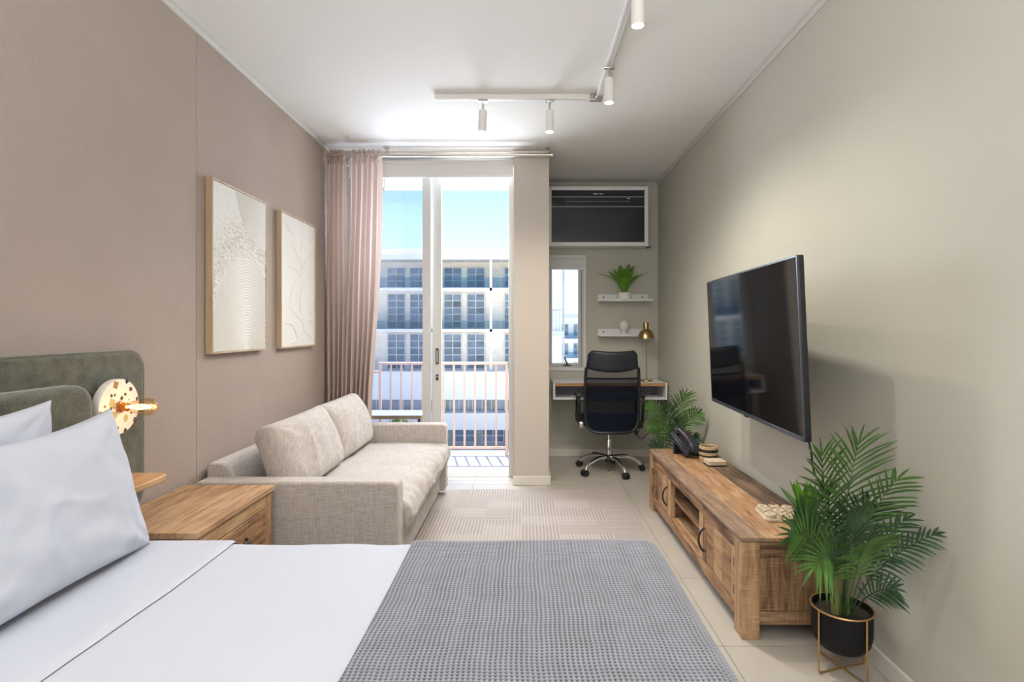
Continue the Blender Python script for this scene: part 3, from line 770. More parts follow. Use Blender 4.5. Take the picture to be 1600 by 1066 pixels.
# ================================================================== BED
bed = thing('bed', 'large bed with green upholstered headboard against the taupe wall', 'bed', (-.55, 1.08, 0))
BYa, BYb = .30, 1.84
B(-1.50, .36, BYa + .03, BYb - .03, .06, .30).build('bed_base', 'green', bed, bevel=.01)
for xx in (-1.44, .26):
    for yy in (BYa + .08, BYb - .14): B(xx, xx + .06, yy, yy + .06, .0095, .06).build('leg', 'iron', bed)
MB().rbox((-.545, (BYa + BYb) / 2, .425), (1.87, BYb - BYa - .02, .25), .05, 8).build('mattress', 'cotton', bed)
hbp = MB().prism(rrect(-.30, 2.197, .582, 1.197, .075), 0, XL + .003, -1.503).build('headboard_panel', 'green', bed, bevel=.016, seg=4)
def ring(outline, x): return [(x, a, b) for a, b in outline]
MB().tube(ring(rrect(-.297, 2.194, .585, 1.194, .075, 8), -1.512), .006, 8, closed=True).build('piping', 'green', hbp)
MB().prism(rrect(.06, 1.845, .50, 1.100, .07), 0, -1.503, -1.425).build('headboard_cushion', 'green', bed, bevel=.026, seg=5)
shp = [(1.86, -1.502), (1.86, -1.352), (1.88, -1.338), (2.07, -1.338), (2.092, -1.352), (2.10, -1.38), (2.10, -1.502)]
MB().prism([(x, y) for y, x in shp], 2, .712, .737).build('bedside_shelf', 'slat', bed, bevel=.006, seg=3, fix=True)

def roll(d, r):
    a = min(d / r, pi / 2)
    return r * sin(a), r * (1 - cos(a)) + max(0, d - r * pi / 2)

def drape(a, b, x0, x1, y0, y1, top, r):
    """cloth point at flat position (a, b) laid over a block with edges x0..x1, y0..y1 (already inset by r)"""
    ex = a - x1 if a > x1 else (a - x0 if a < x0 else 0.0); ey = b - y1 if b > y1 else (b - y0 if b < y0 else 0.0)
    px_, py_ = min(max(a, x0), x1), min(max(b, y0), y1)
    d = hypot(ex, ey)
    if d < 1e-9: return px_, py_, top
    hx_, hz_ = roll(d, r)
    fl = .04 * max(0, d - r * 1.6)
    return px_ + ex / d * (hx_ + fl), py_ + ey / d * (hx_ + fl), top - hz_

def cloth(name, mat, a0, a1, b0, b1, step, base, disp, parent=None, attr=None, solid=0.0):
    na, nb = int((a1 - a0) / step) + 1, int((b1 - b0) / step) + 1
    A = np.linspace(a0, a1, na); Bv = np.linspace(b0, b1, nb)
    P = np.array([[base(a, b) for b in Bv] for a in A])
    du = np.gradient(P, axis=0); dv = np.gradient(P, axis=1); N = np.cross(du, dv); N /= np.linalg.norm(N, axis=2, keepdims=True) + 1e-12
    D = disp(A[:, None], Bv[None, :])
    P = P + N * D[..., None]
    idx = np.arange(na * nb).reshape(na, nb)
    F = np.stack([idx[:-1, :-1], idx[1:, :-1], idx[1:, 1:], idx[:-1, 1:]], -1).reshape(-1, 4)
    me = bpy.data.meshes.new(name); me.from_pydata(P.reshape(-1, 3).tolist(), [], F.tolist()); me.shade_smooth()
    me.materials.append(MAT[mat])
    if attr is not None:
        at = me.attributes.new('pit', 'FLOAT', 'POINT'); at.data.foreach_set('value', attr(A[:, None], Bv[None, :]).astype(np.float32).ravel())
    o = bpy.data.objects.new(name, me); C.objects.link(o)
    if solid:
        md = o.modifiers.new('solid', 'SOLIDIFY'); md.thickness = solid; md.offset = -1
    if parent: o.parent = parent
    return o

def nmap(A, Bv, sx, sy, seed, o=2):
    A, Bv = np.broadcast_arrays(A, Bv); r = np.empty(A.shape)
    for i in range(A.shape[0]):
        for j in range(A.shape[1]): r[i, j] = fbm(A[i, j] * sx, Bv[i, j] * sy, seed, o)
    return r

BT = .572
ER = .05
def sheet_base(a, b): return drape(a, b, -2.0, .385 - ER, BYa + ER - .01, BYb - ER + .015, BT, ER)
def sheet_disp(A, Bv): return .004 * nmap(A, Bv, 3.5, 2.2, .3) + .0022 * nmap(A, Bv, 10, 5, 5.3) + .003
sh = cloth('duvet', 'cotton', -1.40, .385 - ER + .30, BYa - .20, BYb + .20, .016, sheet_base, sheet_disp)
tag(sh, 'smooth white duvet covering the bed', 'duvet')
def fold_edge(b): return -.955 + .008 * sin(b * 5)
def fold_base(a, b):
    x, y, z = drape(a + (fold_edge(b) + .955) * max(0, (a + 1.35) / .4), b, -2.0, .3, BYa + ER - .014, BYb - ER + .019, BT + .004, ER); return x, y, z
def fold_disp(A, Bv):
    e = np.clip((-.955 - A) / .012, 0, 1); return .004 * nmap(A, Bv, 3.5, 2.2, .3) + .0022 * nmap(A, Bv, 10, 5, 5.3) + .003 + .006 * np.sqrt(e)
cloth('turned_down_edge', 'cotton', -1.37, -.955, BYa - .19, BYb + .19, .014, fold_base, fold_disp, parent=sh)

def blanket_mat():
    m, nt, b = new_mat('blue_grey_waffle_wool'); L = nt.links.new
    at = node(nt, 'ShaderNodeAttribute', attribute_name='pit')
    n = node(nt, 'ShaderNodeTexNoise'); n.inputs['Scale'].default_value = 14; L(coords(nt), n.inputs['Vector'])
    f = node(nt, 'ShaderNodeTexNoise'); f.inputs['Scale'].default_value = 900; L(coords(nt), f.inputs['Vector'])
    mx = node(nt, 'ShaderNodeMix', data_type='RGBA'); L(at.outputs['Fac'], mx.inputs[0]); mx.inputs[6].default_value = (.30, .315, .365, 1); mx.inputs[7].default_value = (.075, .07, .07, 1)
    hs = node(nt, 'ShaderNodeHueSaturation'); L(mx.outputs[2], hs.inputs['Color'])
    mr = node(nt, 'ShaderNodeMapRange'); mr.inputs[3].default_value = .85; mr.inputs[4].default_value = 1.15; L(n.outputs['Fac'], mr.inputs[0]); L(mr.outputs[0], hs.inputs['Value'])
    L(hs.outputs[0], b.inputs['Base Color'])
    bp = node(nt, 'ShaderNodeBump'); bp.inputs['Strength'].default_value = .4; bp.inputs['Distance'].default_value = .001; L(f.outputs['Fac'], bp.inputs['Height']); L(bp.outputs[0], b.inputs['Normal'])
    b.inputs['Roughness'].default_value = .95; b.inputs['Specular IOR Level'].default_value = .1; b.inputs['Sheen Weight'].default_value = .3
    return m
MAT['blanket'] = blanket_mat()
PW = .0108
def bl_base(a, b):
    x, y, z = drape(a, b, -2.0, .450 - .065, BYa + .05, BYb + .02 - .06, BT + .014, .062)
    lean = (a + .36) / -.4 if a < -.36 else 0
    return x + .055 * (1.1 - b) * max(0, min(1, (.25 - a) / .6)) * .0, y, z + .006 * sin(a * 5 + 1) * cos(b * 4)
def bl_pit(A, Bv):
    A2 = A + .0016 * np.sin(Bv * 17) + .0008 * np.sin(Bv * 55 + 1) + .075 * (Bv - 1.08) * 0; B2 = Bv + .0016 * np.sin(A * 19 + .7) + .0008 * np.sin(A * 61)
    u = np.abs(np.sin(pi * A2 / PW)); v = np.abs(np.sin(pi * B2 / PW))
    return np.clip((u * v - .22) / .5, 0, 1)
def bl_disp(A, Bv): return .003 - .0034 * bl_pit(A, Bv) + .002 * np.sin(A * 9 + Bv * 3) * np.cos(Bv * 7)
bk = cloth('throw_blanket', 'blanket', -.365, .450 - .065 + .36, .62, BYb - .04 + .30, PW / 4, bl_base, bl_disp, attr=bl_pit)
tag(bk, 'blue grey waffle knit throw blanket spread over the foot of the bed', 'blanket')

def pillow_mesh(W, H, T, seed, pinch=.06, n=44, ex=.42, wr=.006, back=1.0, box=False):
    m = MB()
    for sgn in (1, -1):
        def fn(u, v):
            a, b = 2 * u - 1, 2 * v - 1
            if box:
                a = math.copysign(abs(a) ** .8, a); b = math.copysign(abs(b) ** .8, b)
            x = W / 2 * a * (1 - pinch * (1 - b * b) * a * a); z = H / 2 * b * (1 - pinch * (1 - a * a) * b * b)
            k = max(0, (1 - abs(a) ** 2.6)) * max(0, (1 - abs(b) ** 2.6))
            t = T / 2 * k ** ex
            e = min(1, k * 6)
            w_ = fbm(x * 5 + seed, z * 5, seed * 1.7 + sgn, 3) * wr * 2 * e
            # creases fanning in from the corners
            ra = math.atan2(1 - abs(b), 1 - abs(a) + 1e-6)
            cd = hypot(1 - abs(a), 1 - abs(b))
            cr = 1 - abs(noise.noise(Vector((x * 4.5 + z * 2 + seed, z * 2.2 - x * 2, seed + sgn))))
            w_ += wr * 1.3 * cr ** 9 * e
            w_ += wr * .9 * sin(ra * 11 + seed) * exp(-cd * 2.2) * e
            return Vector((x, -sgn * (t + w_) * (1 if sgn > 0 else back) if k > 1e-6 else 0, z))
        g = MB().grid(fn, n, n)
        if sgn < 0: g.f = [tuple(reversed(q)) for q in g.f]
        m.add(g.v, g.f)
    return m
def weld(me, d=1e-5):
    bm = bmesh.new(); bm.from_mesh(me); bmesh.ops.remove_doubles(bm, verts=bm.verts, dist=d); bmesh.ops.recalc_face_normals(bm, faces=bm.faces); bm.to_mesh(me); bm.free(); me.shade_smooth()
def place_pillow(name, label, W, H, T, base, lean, yaw, seed, mat='cotton', sag=.0, group=None, **kw):
    """pillow stands on its long edge; width runs along world Y, front faces +X, top leans back by lean"""
    m = pillow_mesh(W, H, T, seed, **kw)
    R_ = Matrix.Rotation(yaw, 4, 'Z') @ Matrix.Rotation(-lean, 4, 'Y') @ Matrix.Rotation(radians(90), 4, 'Z')
    vv = []
    for p in m.v:
        q = Vector((p.x, p.y, p.z + H / 2))
        if sag: q.z -= sag * (1 - (p.x / (W / 2)) ** 2) * max(0, (p.z / H + .5))
        q = R_ @ q; vv.append(q)
    m.v = vv; lo = min(p.z for p in vv); m.v = [p - Vector((0, 0, lo)) for p in vv]
    o = m.build(name, mat, ang=180); weld(o.data); o.location = base
    return tag(o, label, 'pillow', group)
place_pillow('bed_pillow', 'white pillow propped in front, nearest the viewer', .72, .455, .17, (-1.208, 1.425, .588), radians(16), radians(0), 1.3, sag=.03, group='white bed pillows', wr=.008, n=64, back=.35)
place_pillow('bed_pillow', 'white pillow leaning on the green headboard behind the front pillow', .74, .485, .11, (-1.365, 1.250, .588), radians(2), radians(0), 4.1, sag=.02, group='white bed pillows', wr=.006, n=56, back=.4)

# --- terrazzo sconce on the headboard
sc = thing('wall_sconce', 'round terrazzo sconce with glowing amber bulb on the green headboard', 'lamp', (-1.503, 1.992, 1.0))
MB().lathe([(.0, .022), (.098, .022), (.100, .025), (.100, .046), (.098, .049), (0, .049)], n=56, axis='x').build('terrazzo_disc', 'terrazzo', sc, world=False, fix=True)
CHIP = [M('chip_brown', (.09, .045, .025), .4), M('chip_olive', (.40, .36, .16), .4), M('chip_ochre', (.30, .17, .07), .4), M('chip_dark', (.03, .02, .018), .4)]
disc = [o for o in sc.children][0]
MB().lathe([(.0, 0), (.055, 0), (.055, .022), (0, .022)], n=32, axis='x').build('mount', 'iron', sc, world=False, fix=True)
rg = random.Random(3)
for (cy, cz, s_, k) in ((-.020, .080, .020, 2), (.035, .088, .013, 3), (.055, .058, .011, 0), (-.040, .045, .008, 0), (-.024, .045, .007, 0), (.028, .042, .008, 0), (.010, .030, .011, 0), (.045, .020, .004, 3), (-.037, .016, .021, 1), (-.012, .010, .008, 0), (-.070, .010, .009, 3), (-.045, -.002, .010, 0), (-.090, -.010, .008, 3), (-.028, -.025, .022, 1), (.030, -.046, .017, 1), (.058, -.030, .007, 0), (-.086, -.058, .014, 3), (.078, -.072 + .01, .016, 0), (.027, -.090, .012, 0), (.088, .018, .010, 3), (-.05, -.07, .012, 2), (-.01, -.075, .010, 0), (-.03, .0, .005, 3)):
    nn = rg.randint(4, 6); a0 = rg.random() * 6
    ol = [(cy + s_ * rg.uniform(.6, 1) * cos(a0 + 2 * pi * i / nn), cz + s_ * rg.uniform(.6, 1) * sin(a0 + 2 * pi * i / nn)) for i in range(nn)]
    MB().prism(ol, 0, .0485, .0494).build('chip', CHIP[k], disc, world=False, smooth=False)
MB().lathe([(.0, .0495), (.020, .0495), (.020, .058), (.0165, .060), (.0165, .078), (.014, .080), (0, .080)], n=24, axis='x').build('bulb_holder', 'copper', sc, world=False, fix=True)
bulb = MB().lathe([(.012, .0805), (.017, .086), (.022, .098), (.025, .113), (.029, .130), (.0315, .145), (.0305, .158), (.026, .169), (.017, .177), (.008, .181), (0, .182)], n=28, axis='x').build('bulb', 'bulbglass', sc, world=False, fix=True)
MAT['filament'] = emit('filament', (1.0, .55, .18), 9.0)
for i in range(6):
    a = 2 * pi * i / 6; r1, r2 = .005, .010
    MB().tube([(.084, r1 * cos(a), r1 * sin(a)), (.125, r2 * cos(a), r2 * sin(a)), (.160, r1 * cos(a + .4), r1 * sin(a + .4))], .0011, 5).build('filament', 'filament', bulb, world=False)
d = bpy.data.lights.new('bulb_light', 'POINT'); d.energy = .22; d.color = (1.0, .62, .28); d.shadow_soft_size = .012
o = bpy.data.objects.new('bulb_light', d); C.objects.link(o); o.parent = sc; o.location = (.135, 0, 0)

# ================================================================== NIGHTSTAND
ns = thing('nightstand', 'rough sawn wooden nightstand with one drawer between bed and sofa', 'nightstand', (-1.36, 2.28, 0))
NX0, NX1, NY0, NY1, NZ = -1.575, -1.160, 1.965, 2.575, .556
for i, (a, b) in enumerate(((NX0, -1.43), (-1.43, -1.30), (-1.30, NX1))):
    B(a + .0006, b - .0006, NY0, NY1, NZ - .022, NZ).build('top_plank', 'mango_y', ns, bevel=.0015)
for xx in (NX0 + .012, NX1 - .062):
    for yy in (NY0 + .01, NY1 - .06):
        B(xx, xx + .05, yy, yy + .05, .0, NZ - .0225).build('post', 'mango_z', ns, bevel=.002)
for yy in (NY0 + .02, NY1 - .035): B(NX0 + .063, NX1 - .063, yy, yy + .015, .08, NZ - .0225).build('side_panel', 'mango_x', ns)
B(NX0 + .012, NX0 + .025, NY0 + .061, NY1 - .061, .08, NZ - .0225).build('back_panel', 'mango_y', ns)
B(NX1 - .040, NX1 - .014, NY0 + .061, NY1 - .061, NZ - .085, NZ - .0225).build('top_rail', 'mango_y', ns, bevel=.002)
B(NX1 - .040, NX1 - .014, NY0 + .061, NY1 - .061, .06, .13).build('bottom_rail', 'mango_y', ns, bevel=.002)
dr = B(NX1 - .036, NX1 - .009, NY0 + .064, NY1 - .064, .325, NZ - .088).build('drawer', 'mango_y', ns, bevel=.003)
B(NX1 - .040, NX1 - .016, NY0 + .061, NY1 - .061, .290, .322).build('middle_rail', 'mango_y', ns, bevel=.002)
B(NX1 - .036, NX1 - .020, NY0 + .064, NY1 - .064, .133, .287).build('lower_panel', 'mango_y', ns, bevel=.003)
def bow(p0, p1, outv, r=.005, n=10):
    p0, p1, outv = Vector(p0), Vector(p1), Vector(outv)
    return MB().tube([p0 + (p1 - p0) * t + outv * (sin(pi * t) ** .6) for t in [i / n for i in range(n + 1)]], r, 8)
ym = (NY0 + NY1) / 2
bow((NX1 - .010, ym - .055, .40), (NX1 - .010, ym + .055, .40), (.032, 0, 0), .0055).build('handle', 'iron', dr)

# ================================================================== SOFA
sf = thing('sofa', 'oat linen three seat sofa with two loose back cushions along the taupe wall', 'sofa', (-1.1, 3.47, 0))
SY0, SY1, SXf, SXb, SA = 2.632, 4.335, -.600, -1.578, .552
B(SXb + .01, SXf - .045, SY0 + .115, SY1 - .115, .045, .265).build('base_frame', 'linen', sf, bevel=.008)
for yy0, yy1 in ((SY0, SY0 + .112), (SY1 - .112, SY1)):
    a = MB().prism(rrect(SXb, SXf, .045, SA, .03, 4), 1, yy0, yy1).build('armrest', 'linen', sf, bevel=.012, seg=3)
    yy = yy0 + .010 if yy0 == SY0 else yy1 - .010
    MB().tube([(SXb + .02, yy, SA - .003), (SXf - .03, yy, SA - .003), (SXf - .008, yy, SA - .012), (SXf - .004, yy, SA - .04), (SXf - .004, yy, .06)], .0035, 6).build('piping', 'linen', a)
for xx in (SXb + .05, SXf - .11):
    for yy in (SY0 + .03, SY1 - .08): B(xx, xx + .05, yy, yy + .05, .0095, .046).build('foot', 'iron', sf)
bo = [(SXb, .05), (SXb, .600), (SXb + .02, .618), (SXb + .085, .612), (SXb + .125, .585), (SXb + .175, .47), (SXb + .20, .30), (SXb + .20, .05)]
MB().prism(bo, 1, SY0 + .114, SY1 - .114).build('back_frame', 'linen', sf, bevel=.012, seg=3, fix=True)
def seat_fn(q):
    z = q.z; top = (q.z - .265) / .155
    t = (q.y - 3.483) / .73; cx = (q.x + .96) / .40
    n_ = fbm(q.x * 3, q.y * 3, 2.2, 3)
    if top > .4:
        z += .020 * (1 - t * t) * (1 - min(1, abs(cx)) ** 4) + .012 * n_ * top
        z -= .014 * exp(-((q.y - 3.42 + .10 * (q.x + .6)) / .045) ** 2) * max(0, min(1, (q.x + 1.15) / .3))
        z += .010 * sin(q.y * 38 + 8 * fbm(q.x * 2, q.y * 2, 1)) * max(0, (q.x + .78) / .2) * top
    x = q.x
    if cx > .8: x += .022 * (1 - abs(2 * top - 1)) * (1 if 0 < top < 1 else 0) + .012 * fbm(q.y * 5, q.z * 9, 4.4, 2) + .010 * sin(q.y * 45 + 6 * fbm(q.y * 2, 0, 1)) * top
    return Vector((x, q.y, z))
MB().rbox((-.975, (SY0 + SY1) / 2, .343), (.79, SY1 - SY0 - .232, .156), .045, 44, seat_fn).build('seat_cushion', 'linen', sf, ang=180)
def back_cushion(y0, y1, seed, lean, zt):
    W = y1 - y0; m = pillow_mesh(W, .385, .235, seed, pinch=.02, n=50, ex=.30, wr=.006, box=True)
    R_ = Matrix.Rotation(-lean, 4, 'Y') @ Matrix.Rotation(radians(90), 4, 'Z'); vv = []
    for p in m.v:
        q = R_ @ Vector((p.x, p.y, p.z + .19)); vv.append(q)
    lo = min(p.z for p in vv); m.v = [p + Vector((-1.185, (y0 + y1) / 2, .418 - lo)) for p in vv]
    o = m.build('back_cushion', 'linen', sf, ang=180); weld(o.data)
    pts = []
    return o
back_cushion(SY0 + .125, 3.50, 2.7, radians(19), .77)
back_cushion(3.485, SY1 - .125, 6.2, radians(21), .77)

# ================================================================== TELEVISION
tv = thing('television', 'large flat black television mounted on the sage beige wall', 'television', (1.10, 2.70, .86))
TVW, TVH = 1.232, .708
tl = math.atan2(.03, TVH)
def tvrot(p):  # p local: y along width, z height, x depth out of the wall (negative = front)
    return Matrix.Rotation(-tl, 4, 'Y') @ p
def tvpart(m, name, mat, bevel=0.0, parent=None):
    m.v = [Vector((0, 0, 0)) + tvrot(p) for p in m.v]; return m.build(name, mat, parent or tv, world=False, bevel=bevel)
# origin of the root: bottom front centre
tv.location = (1.086, 2.705, .852); tv.rotation_euler = (0, 0, radians(-3.0))
tvpart(B(.004, .028, -TVW / 2, TVW / 2, 0, TVH), 'case', 'black', .004)
bz = MB().box(0, .006, -TVW / 2, -TVW / 2 + .008, .0, TVH).box(0, .006, TVW / 2 - .008, TVW / 2, 0, TVH).box(0, .006, -TVW / 2 + .008, TVW / 2 - .008, TVH - .008, TVH).box(-.002, .010, -TVW / 2 + .008, TVW / 2 - .008, 0, .016)
tvpart(bz, 'bezel', 'tvmetal', .001)
tvpart(B(.0015, .0035, -TVW / 2 + .008, TVW / 2 - .008, .016, TVH - .008), 'screen', 'screen')
tvpart(B(.0, .012, .02, .06, -.008, -.0005), 'sensor', 'black', .002)
tvpart(B(.028, .060, -.30, .30, .06, .42), 'rear_housing', 'black', .01)
MB().box(.05, .212, -.03, .03, .22, .30).box(.212, .228, -.06, .06, .16, .36).build('wall_bracket', 'iron', tv, world=False)
tvc = MB().tube(smooth_path([(1.15, 2.36, .94), (1.18, 2.30, .80), (1.245, 2.235 + .15, .66), (1.31, 2.40, .55), (1.315, 2.41, .44)], 8), .004, 8)
tag(tvc.build('power_cable', 'black'), 'thin black cable hanging below the television to the wooden console', 'cable')

# ================================================================== MEDIA CONSOLE
mc = thing('media_console', 'long rough sawn wooden media console with two doors under the television', 'media console', (1.11, 3.13, 0))
CX0, CX1, CY0, CY1, CZ = .893, 1.312, 2.285, 3.975, .420
for a, b, wm in ((CX0 - .004, .985, 'mango_yd'), (.985, 1.165, 'mango_y'), (1.165, CX1, 'mango_yd')):
    B(a + .0005, b - .0005, CY0 - .004, CY1 + .004, CZ - .016, CZ).build('top_plank', wm, mc, bevel=.0015)
B(CX0 + .003, CX1 - .003, CY0 + .003, CY1 - .003, CZ - .0204, CZ - .0165).build('shadow_gap_strip', 'iron', mc)  # black strip put in as the shade under the overhanging top
for xx in (CX0, CX1 - .075):
    for yy in (CY0, CY1 - .085):
        B(xx, xx + .075, yy, yy + .085, 0, CZ - .0205).build('corner_post', 'mango_z', mc, bevel=.003)
X1 = CX0 + .004
yA, yB_ = CY0 + .0855, CY1 - .0855
B(X1, X1 + .028, yA, yB_, CZ - .075, CZ - .0205).build('top_rail', 'mango_y', mc, bevel=.002)
B(X1, X1 + .028, yA, yB_, .055, .112).build('bottom_rail', 'mango_y', mc, bevel=.002)
zz0, zz1 = .1125, CZ - .0755
for y0, y1 in ((2.80, 2.855), (3.42, 3.475)):
    B(X1, X1 + .030, y0, y1, zz0, zz1).build('stile', 'mango_z', mc, bevel=.002)
    B(X1 + .031, CX1 - .03, (y0 + y1) / 2 - .01, (y0 + y1) / 2 + .01, zz0 - .01, zz1 + .01).build('divider', 'mango_x', mc)
B(X1 + .030, CX1 - .03, 2.84, 3.435, .100, .114).build('bay_floor', 'mango_y', mc)
B(X1 + .020, CX1 - .03, 2.8385, 3.4365, .225, .241).build('shelf', 'mango_y', mc, bevel=.002)
B(CX1 - .025, CX1 - .010, yA, yB_, .06, CZ - .0205).build('back_panel', 'mango_y', mc)
for d0, d1, hy, hg in ((yA + .001, 2.799, 2.775, yA + .004), (3.476, yB_ - .001, 3.50, yB_ - .004)):
    dp = B(X1 + .004, X1 + .024, d0, d1, zz0 + .001, zz1 - .001).build('door', 'mango_y', mc, bevel=.002)
    # frame pieces of the door, proud of its boards
    k = .045
    for b_ in ((d0, d0 + k), (d1 - k, d1)): B(X1 + .001, X1 + .0045, b_[0] + .001, b_[1] - .001, zz0 + .002, zz1 - .002).build('door_stile', 'mango_z', dp, bevel=.001)
    nb = 3
    for i in range(nb):
        a = d0 + k + (d1 - d0 - 2 * k) * i / nb; b2 = d0 + k + (d1 - d0 - 2 * k) * (i + 1) / nb
        B(X1 + .0015 + .0006 * i, X1 + .0045, a + .0012, b2 - .0012, zz0 + .004, zz1 - .004).build('door_board', 'mango_y', dp, bevel=.001)
    bow((X1 + .002, hy, .165), (X1 + .002, hy, .285), (-.030, 0, 0), .0055).build('handle', 'iron', dp)
    for z in (.165, .285): B(X1 - .004, X1 + .001, hg - .008, hg + .004, z - .018, z + .018).build('hinge', 'iron', dp, bevel=.001)
for yy, yo in ((CY0 + .008, CY0 + .024), (CY1 - .024, CY1 - .008)):
    B(CX0 + .0755, CX1 - .0755, yy + .004, yo, .112, CZ - .085).build('end_panel', 'mango_x', mc)
    B(CX0 + .0755, CX1 - .0755, yy - .004, yo, .058, .1115).build('end_rail', 'mango_x', mc, bevel=.002)
    B(CX0 + .0755, CX1 - .0755, yy - .004, yo, CZ - .084, CZ - .0205).build('end_rail', 'mango_x', mc, bevel=.002)
    for i in range(2):
        w_ = (CX1 - CX0 - .151) / 2
        B(CX0 + .0755 + i * w_ + .001, CX0 + .0755 + (i + 1) * w_ - .001, yy + .001 + .0012 * i, yy + .004, .1125, CZ - .0855).build('end_board', 'mango_zd', mc, bevel=.001)

# --- things on the console
ph = thing('telephone', 'black desk telephone tilted on its stand at the far end of the console', 'telephone', (1.105, 3.78, CZ), radians(28))
tilt = Matrix.Rotation(radians(38), 4, 'X')
def phpart(m, name, mat, bevel=0.0, parent=None):
    m.v = [tilt @ p + Vector((0, -.075, .004)) for p in m.v]; return m.build(name, mat, parent or ph, world=False, bevel=bevel)
MAT['phone'] = M('navy_black_plastic', (.018, .022, .032), .3)
MAT['lcd'] = M('dull_red_display', (.07, .008, .012), .15)
body = phpart(MB().box(-.085, .085, 0, .205, 0, .030), 'phone_body', 'phone', .008)
phpart(MB().box(-.078, -.022, .004, .200, .0305, .042), 'cradle', 'phone', .005)
hs = MB().tube(smooth_path([(-.05, .005, .060), (-.05, .03, .074), (-.05, .10, .084), (-.05, .17, .074), (-.05, .198, .060)], 5), [.021] * 3 + [.022] * 3 + [.017] * 9 + [.022] * 3 + [.021] * 3, 12)
hs = phpart(hs, 'handset', 'phone')
phpart(MB().lathe([(.024, .046), (.027, .058), (.022, .070)], (-.05, .022, 0), 16).lathe([(.024, .046), (.027, .058), (.022, .070)], (-.05, .182, 0), 16), 'handset_cups', 'phone', parent=hs)
phpart(B(.005, .070, .160, .188, .0305, .033), 'display', 'lcd')
for i in range(3):
    for j in range(5):
        phpart(B(.004 + i * .024, .020 + i * .024, .030 + j * .024, .042 + j * .024, .0305, .034), 'key', 'tvmetal', .001)
MB().box(-.06, .06, .055, .075, .0, .075).build('stand', 'phone', ph, world=False, bevel=.004)

bkt = thing('woven_basket', 'small round woven basket with two black bands beside the telephone', 'basket', (1.205, 3.64, CZ))
MAT['wicker'] = M('pale_wicker', (.55, .40, .24), .75, var=.2, vscale=(160, 160, 160), bump=.6, bscale=(220, 220, 220))
MAT['wicker_black'] = M('black_wicker', (.02, .017, .016), .6, bump=.5, bscale=(220, 220, 220))
rows = 10
for i in range(rows):
    z = .004 + i * .0094; r = .0535 + .003 * sin(i / rows * pi)
    MB().tube([(r * cos(a), r * sin(a), z) for a in [2 * pi * k / 28 for k in range(28)]], .0052, 8, closed=True).build('coil', 'wicker_black' if i in (2, 3, 6, 7) and i not in (2,) else 'wicker', bkt, world=False)
MB().lathe([(0, .0), (.05, .0), (.05, .003), (0, .003)], n=24).build('basket_base', 'wicker', bkt, world=False, fix=True)

bx = thing('wooden_box', 'small pale flat wooden box in front of the woven basket', 'box', (1.20, 3.50, CZ), radians(3))
MB().box(-.058, .058, -.045, .045, 0, .008).build('tray', 'iron', bx, world=False, bevel=.001)
for i in range(3): MB().box(-.056, .056, -.0435, .0435, .0085 + i * .0085, .0162 + i * .0085).build('coaster', 'game', bx, world=False, bevel=.0012)

tt = thing('tic_tac_toe_game', 'wooden noughts and crosses board on the console behind the palm', 'board game', (1.165, 2.545, CZ), radians(-6))
board = MB().prism(rrect(-.085, .085, -.085, .085, .02), 2, 0, .014).build('game_board', 'game', tt, world=False, bevel=.003)
Om = MB().lathe([(.010, 0), (.024, 0), (.025, .003), (.025, .013), (.023, .016), (.011, .016), (.009, .013), (.009, .003), (.010, 0)], n=24, caps=False).mesh('nought_piece', 'game', fix=True)
xo = [(-.007, 0), (-.025, -.016), (-.016, -.025), (0, -.007), (.016, -.025), (.025, -.016), (.007, 0), (.025, .016), (.016, .025), (0, .007), (-.016, .025), (-.025, .016)]
Xm = MB().prism(xo, 2, 0, .016).mesh('cross_piece', 'game', fix=True)
pat = 'OXOXOXOXO'
for i in range(9):
    o = bpy.data.objects.new('nought_piece' if pat[i] == 'O' else 'cross_piece', Om if pat[i] == 'O' else Xm); C.objects.link(o); o.parent = tt
    o.location = ((i % 3 - 1) * .055, (i // 3 - 1) * .055, .0142)

# ================================================================== PLANTS
def leaflet(m, p, d, nrm, L, wd, droop, fold=.25):
    """narrow folded blade from p along d"""
    d = d.normalized(); s_ = d.cross(nrm).normalized(); n_ = s_.cross(d).normalized()
    k = 4; v = []
    for i in range(k + 1):
        t = i / k; w_ = wd * (sin(pi * min(1, t * .82 + .16)) ** .8) * (1 if i < k else .02)
        c = p + d * L * t + Vector((0, 0, -1)) * droop * L * t * t
        v += [c - s_ * w_ / 2 + n_ * fold * w_, c, c + s_ * w_ / 2 + n_ * fold * w_]
    f = []
    for i in range(k):
        f += [(i * 3, i * 3 + 1, i * 3 + 4, i * 3 + 3), (i * 3 + 1, i * 3 + 2, i * 3 + 5, i * 3 + 4)]
    m.add(v, f)

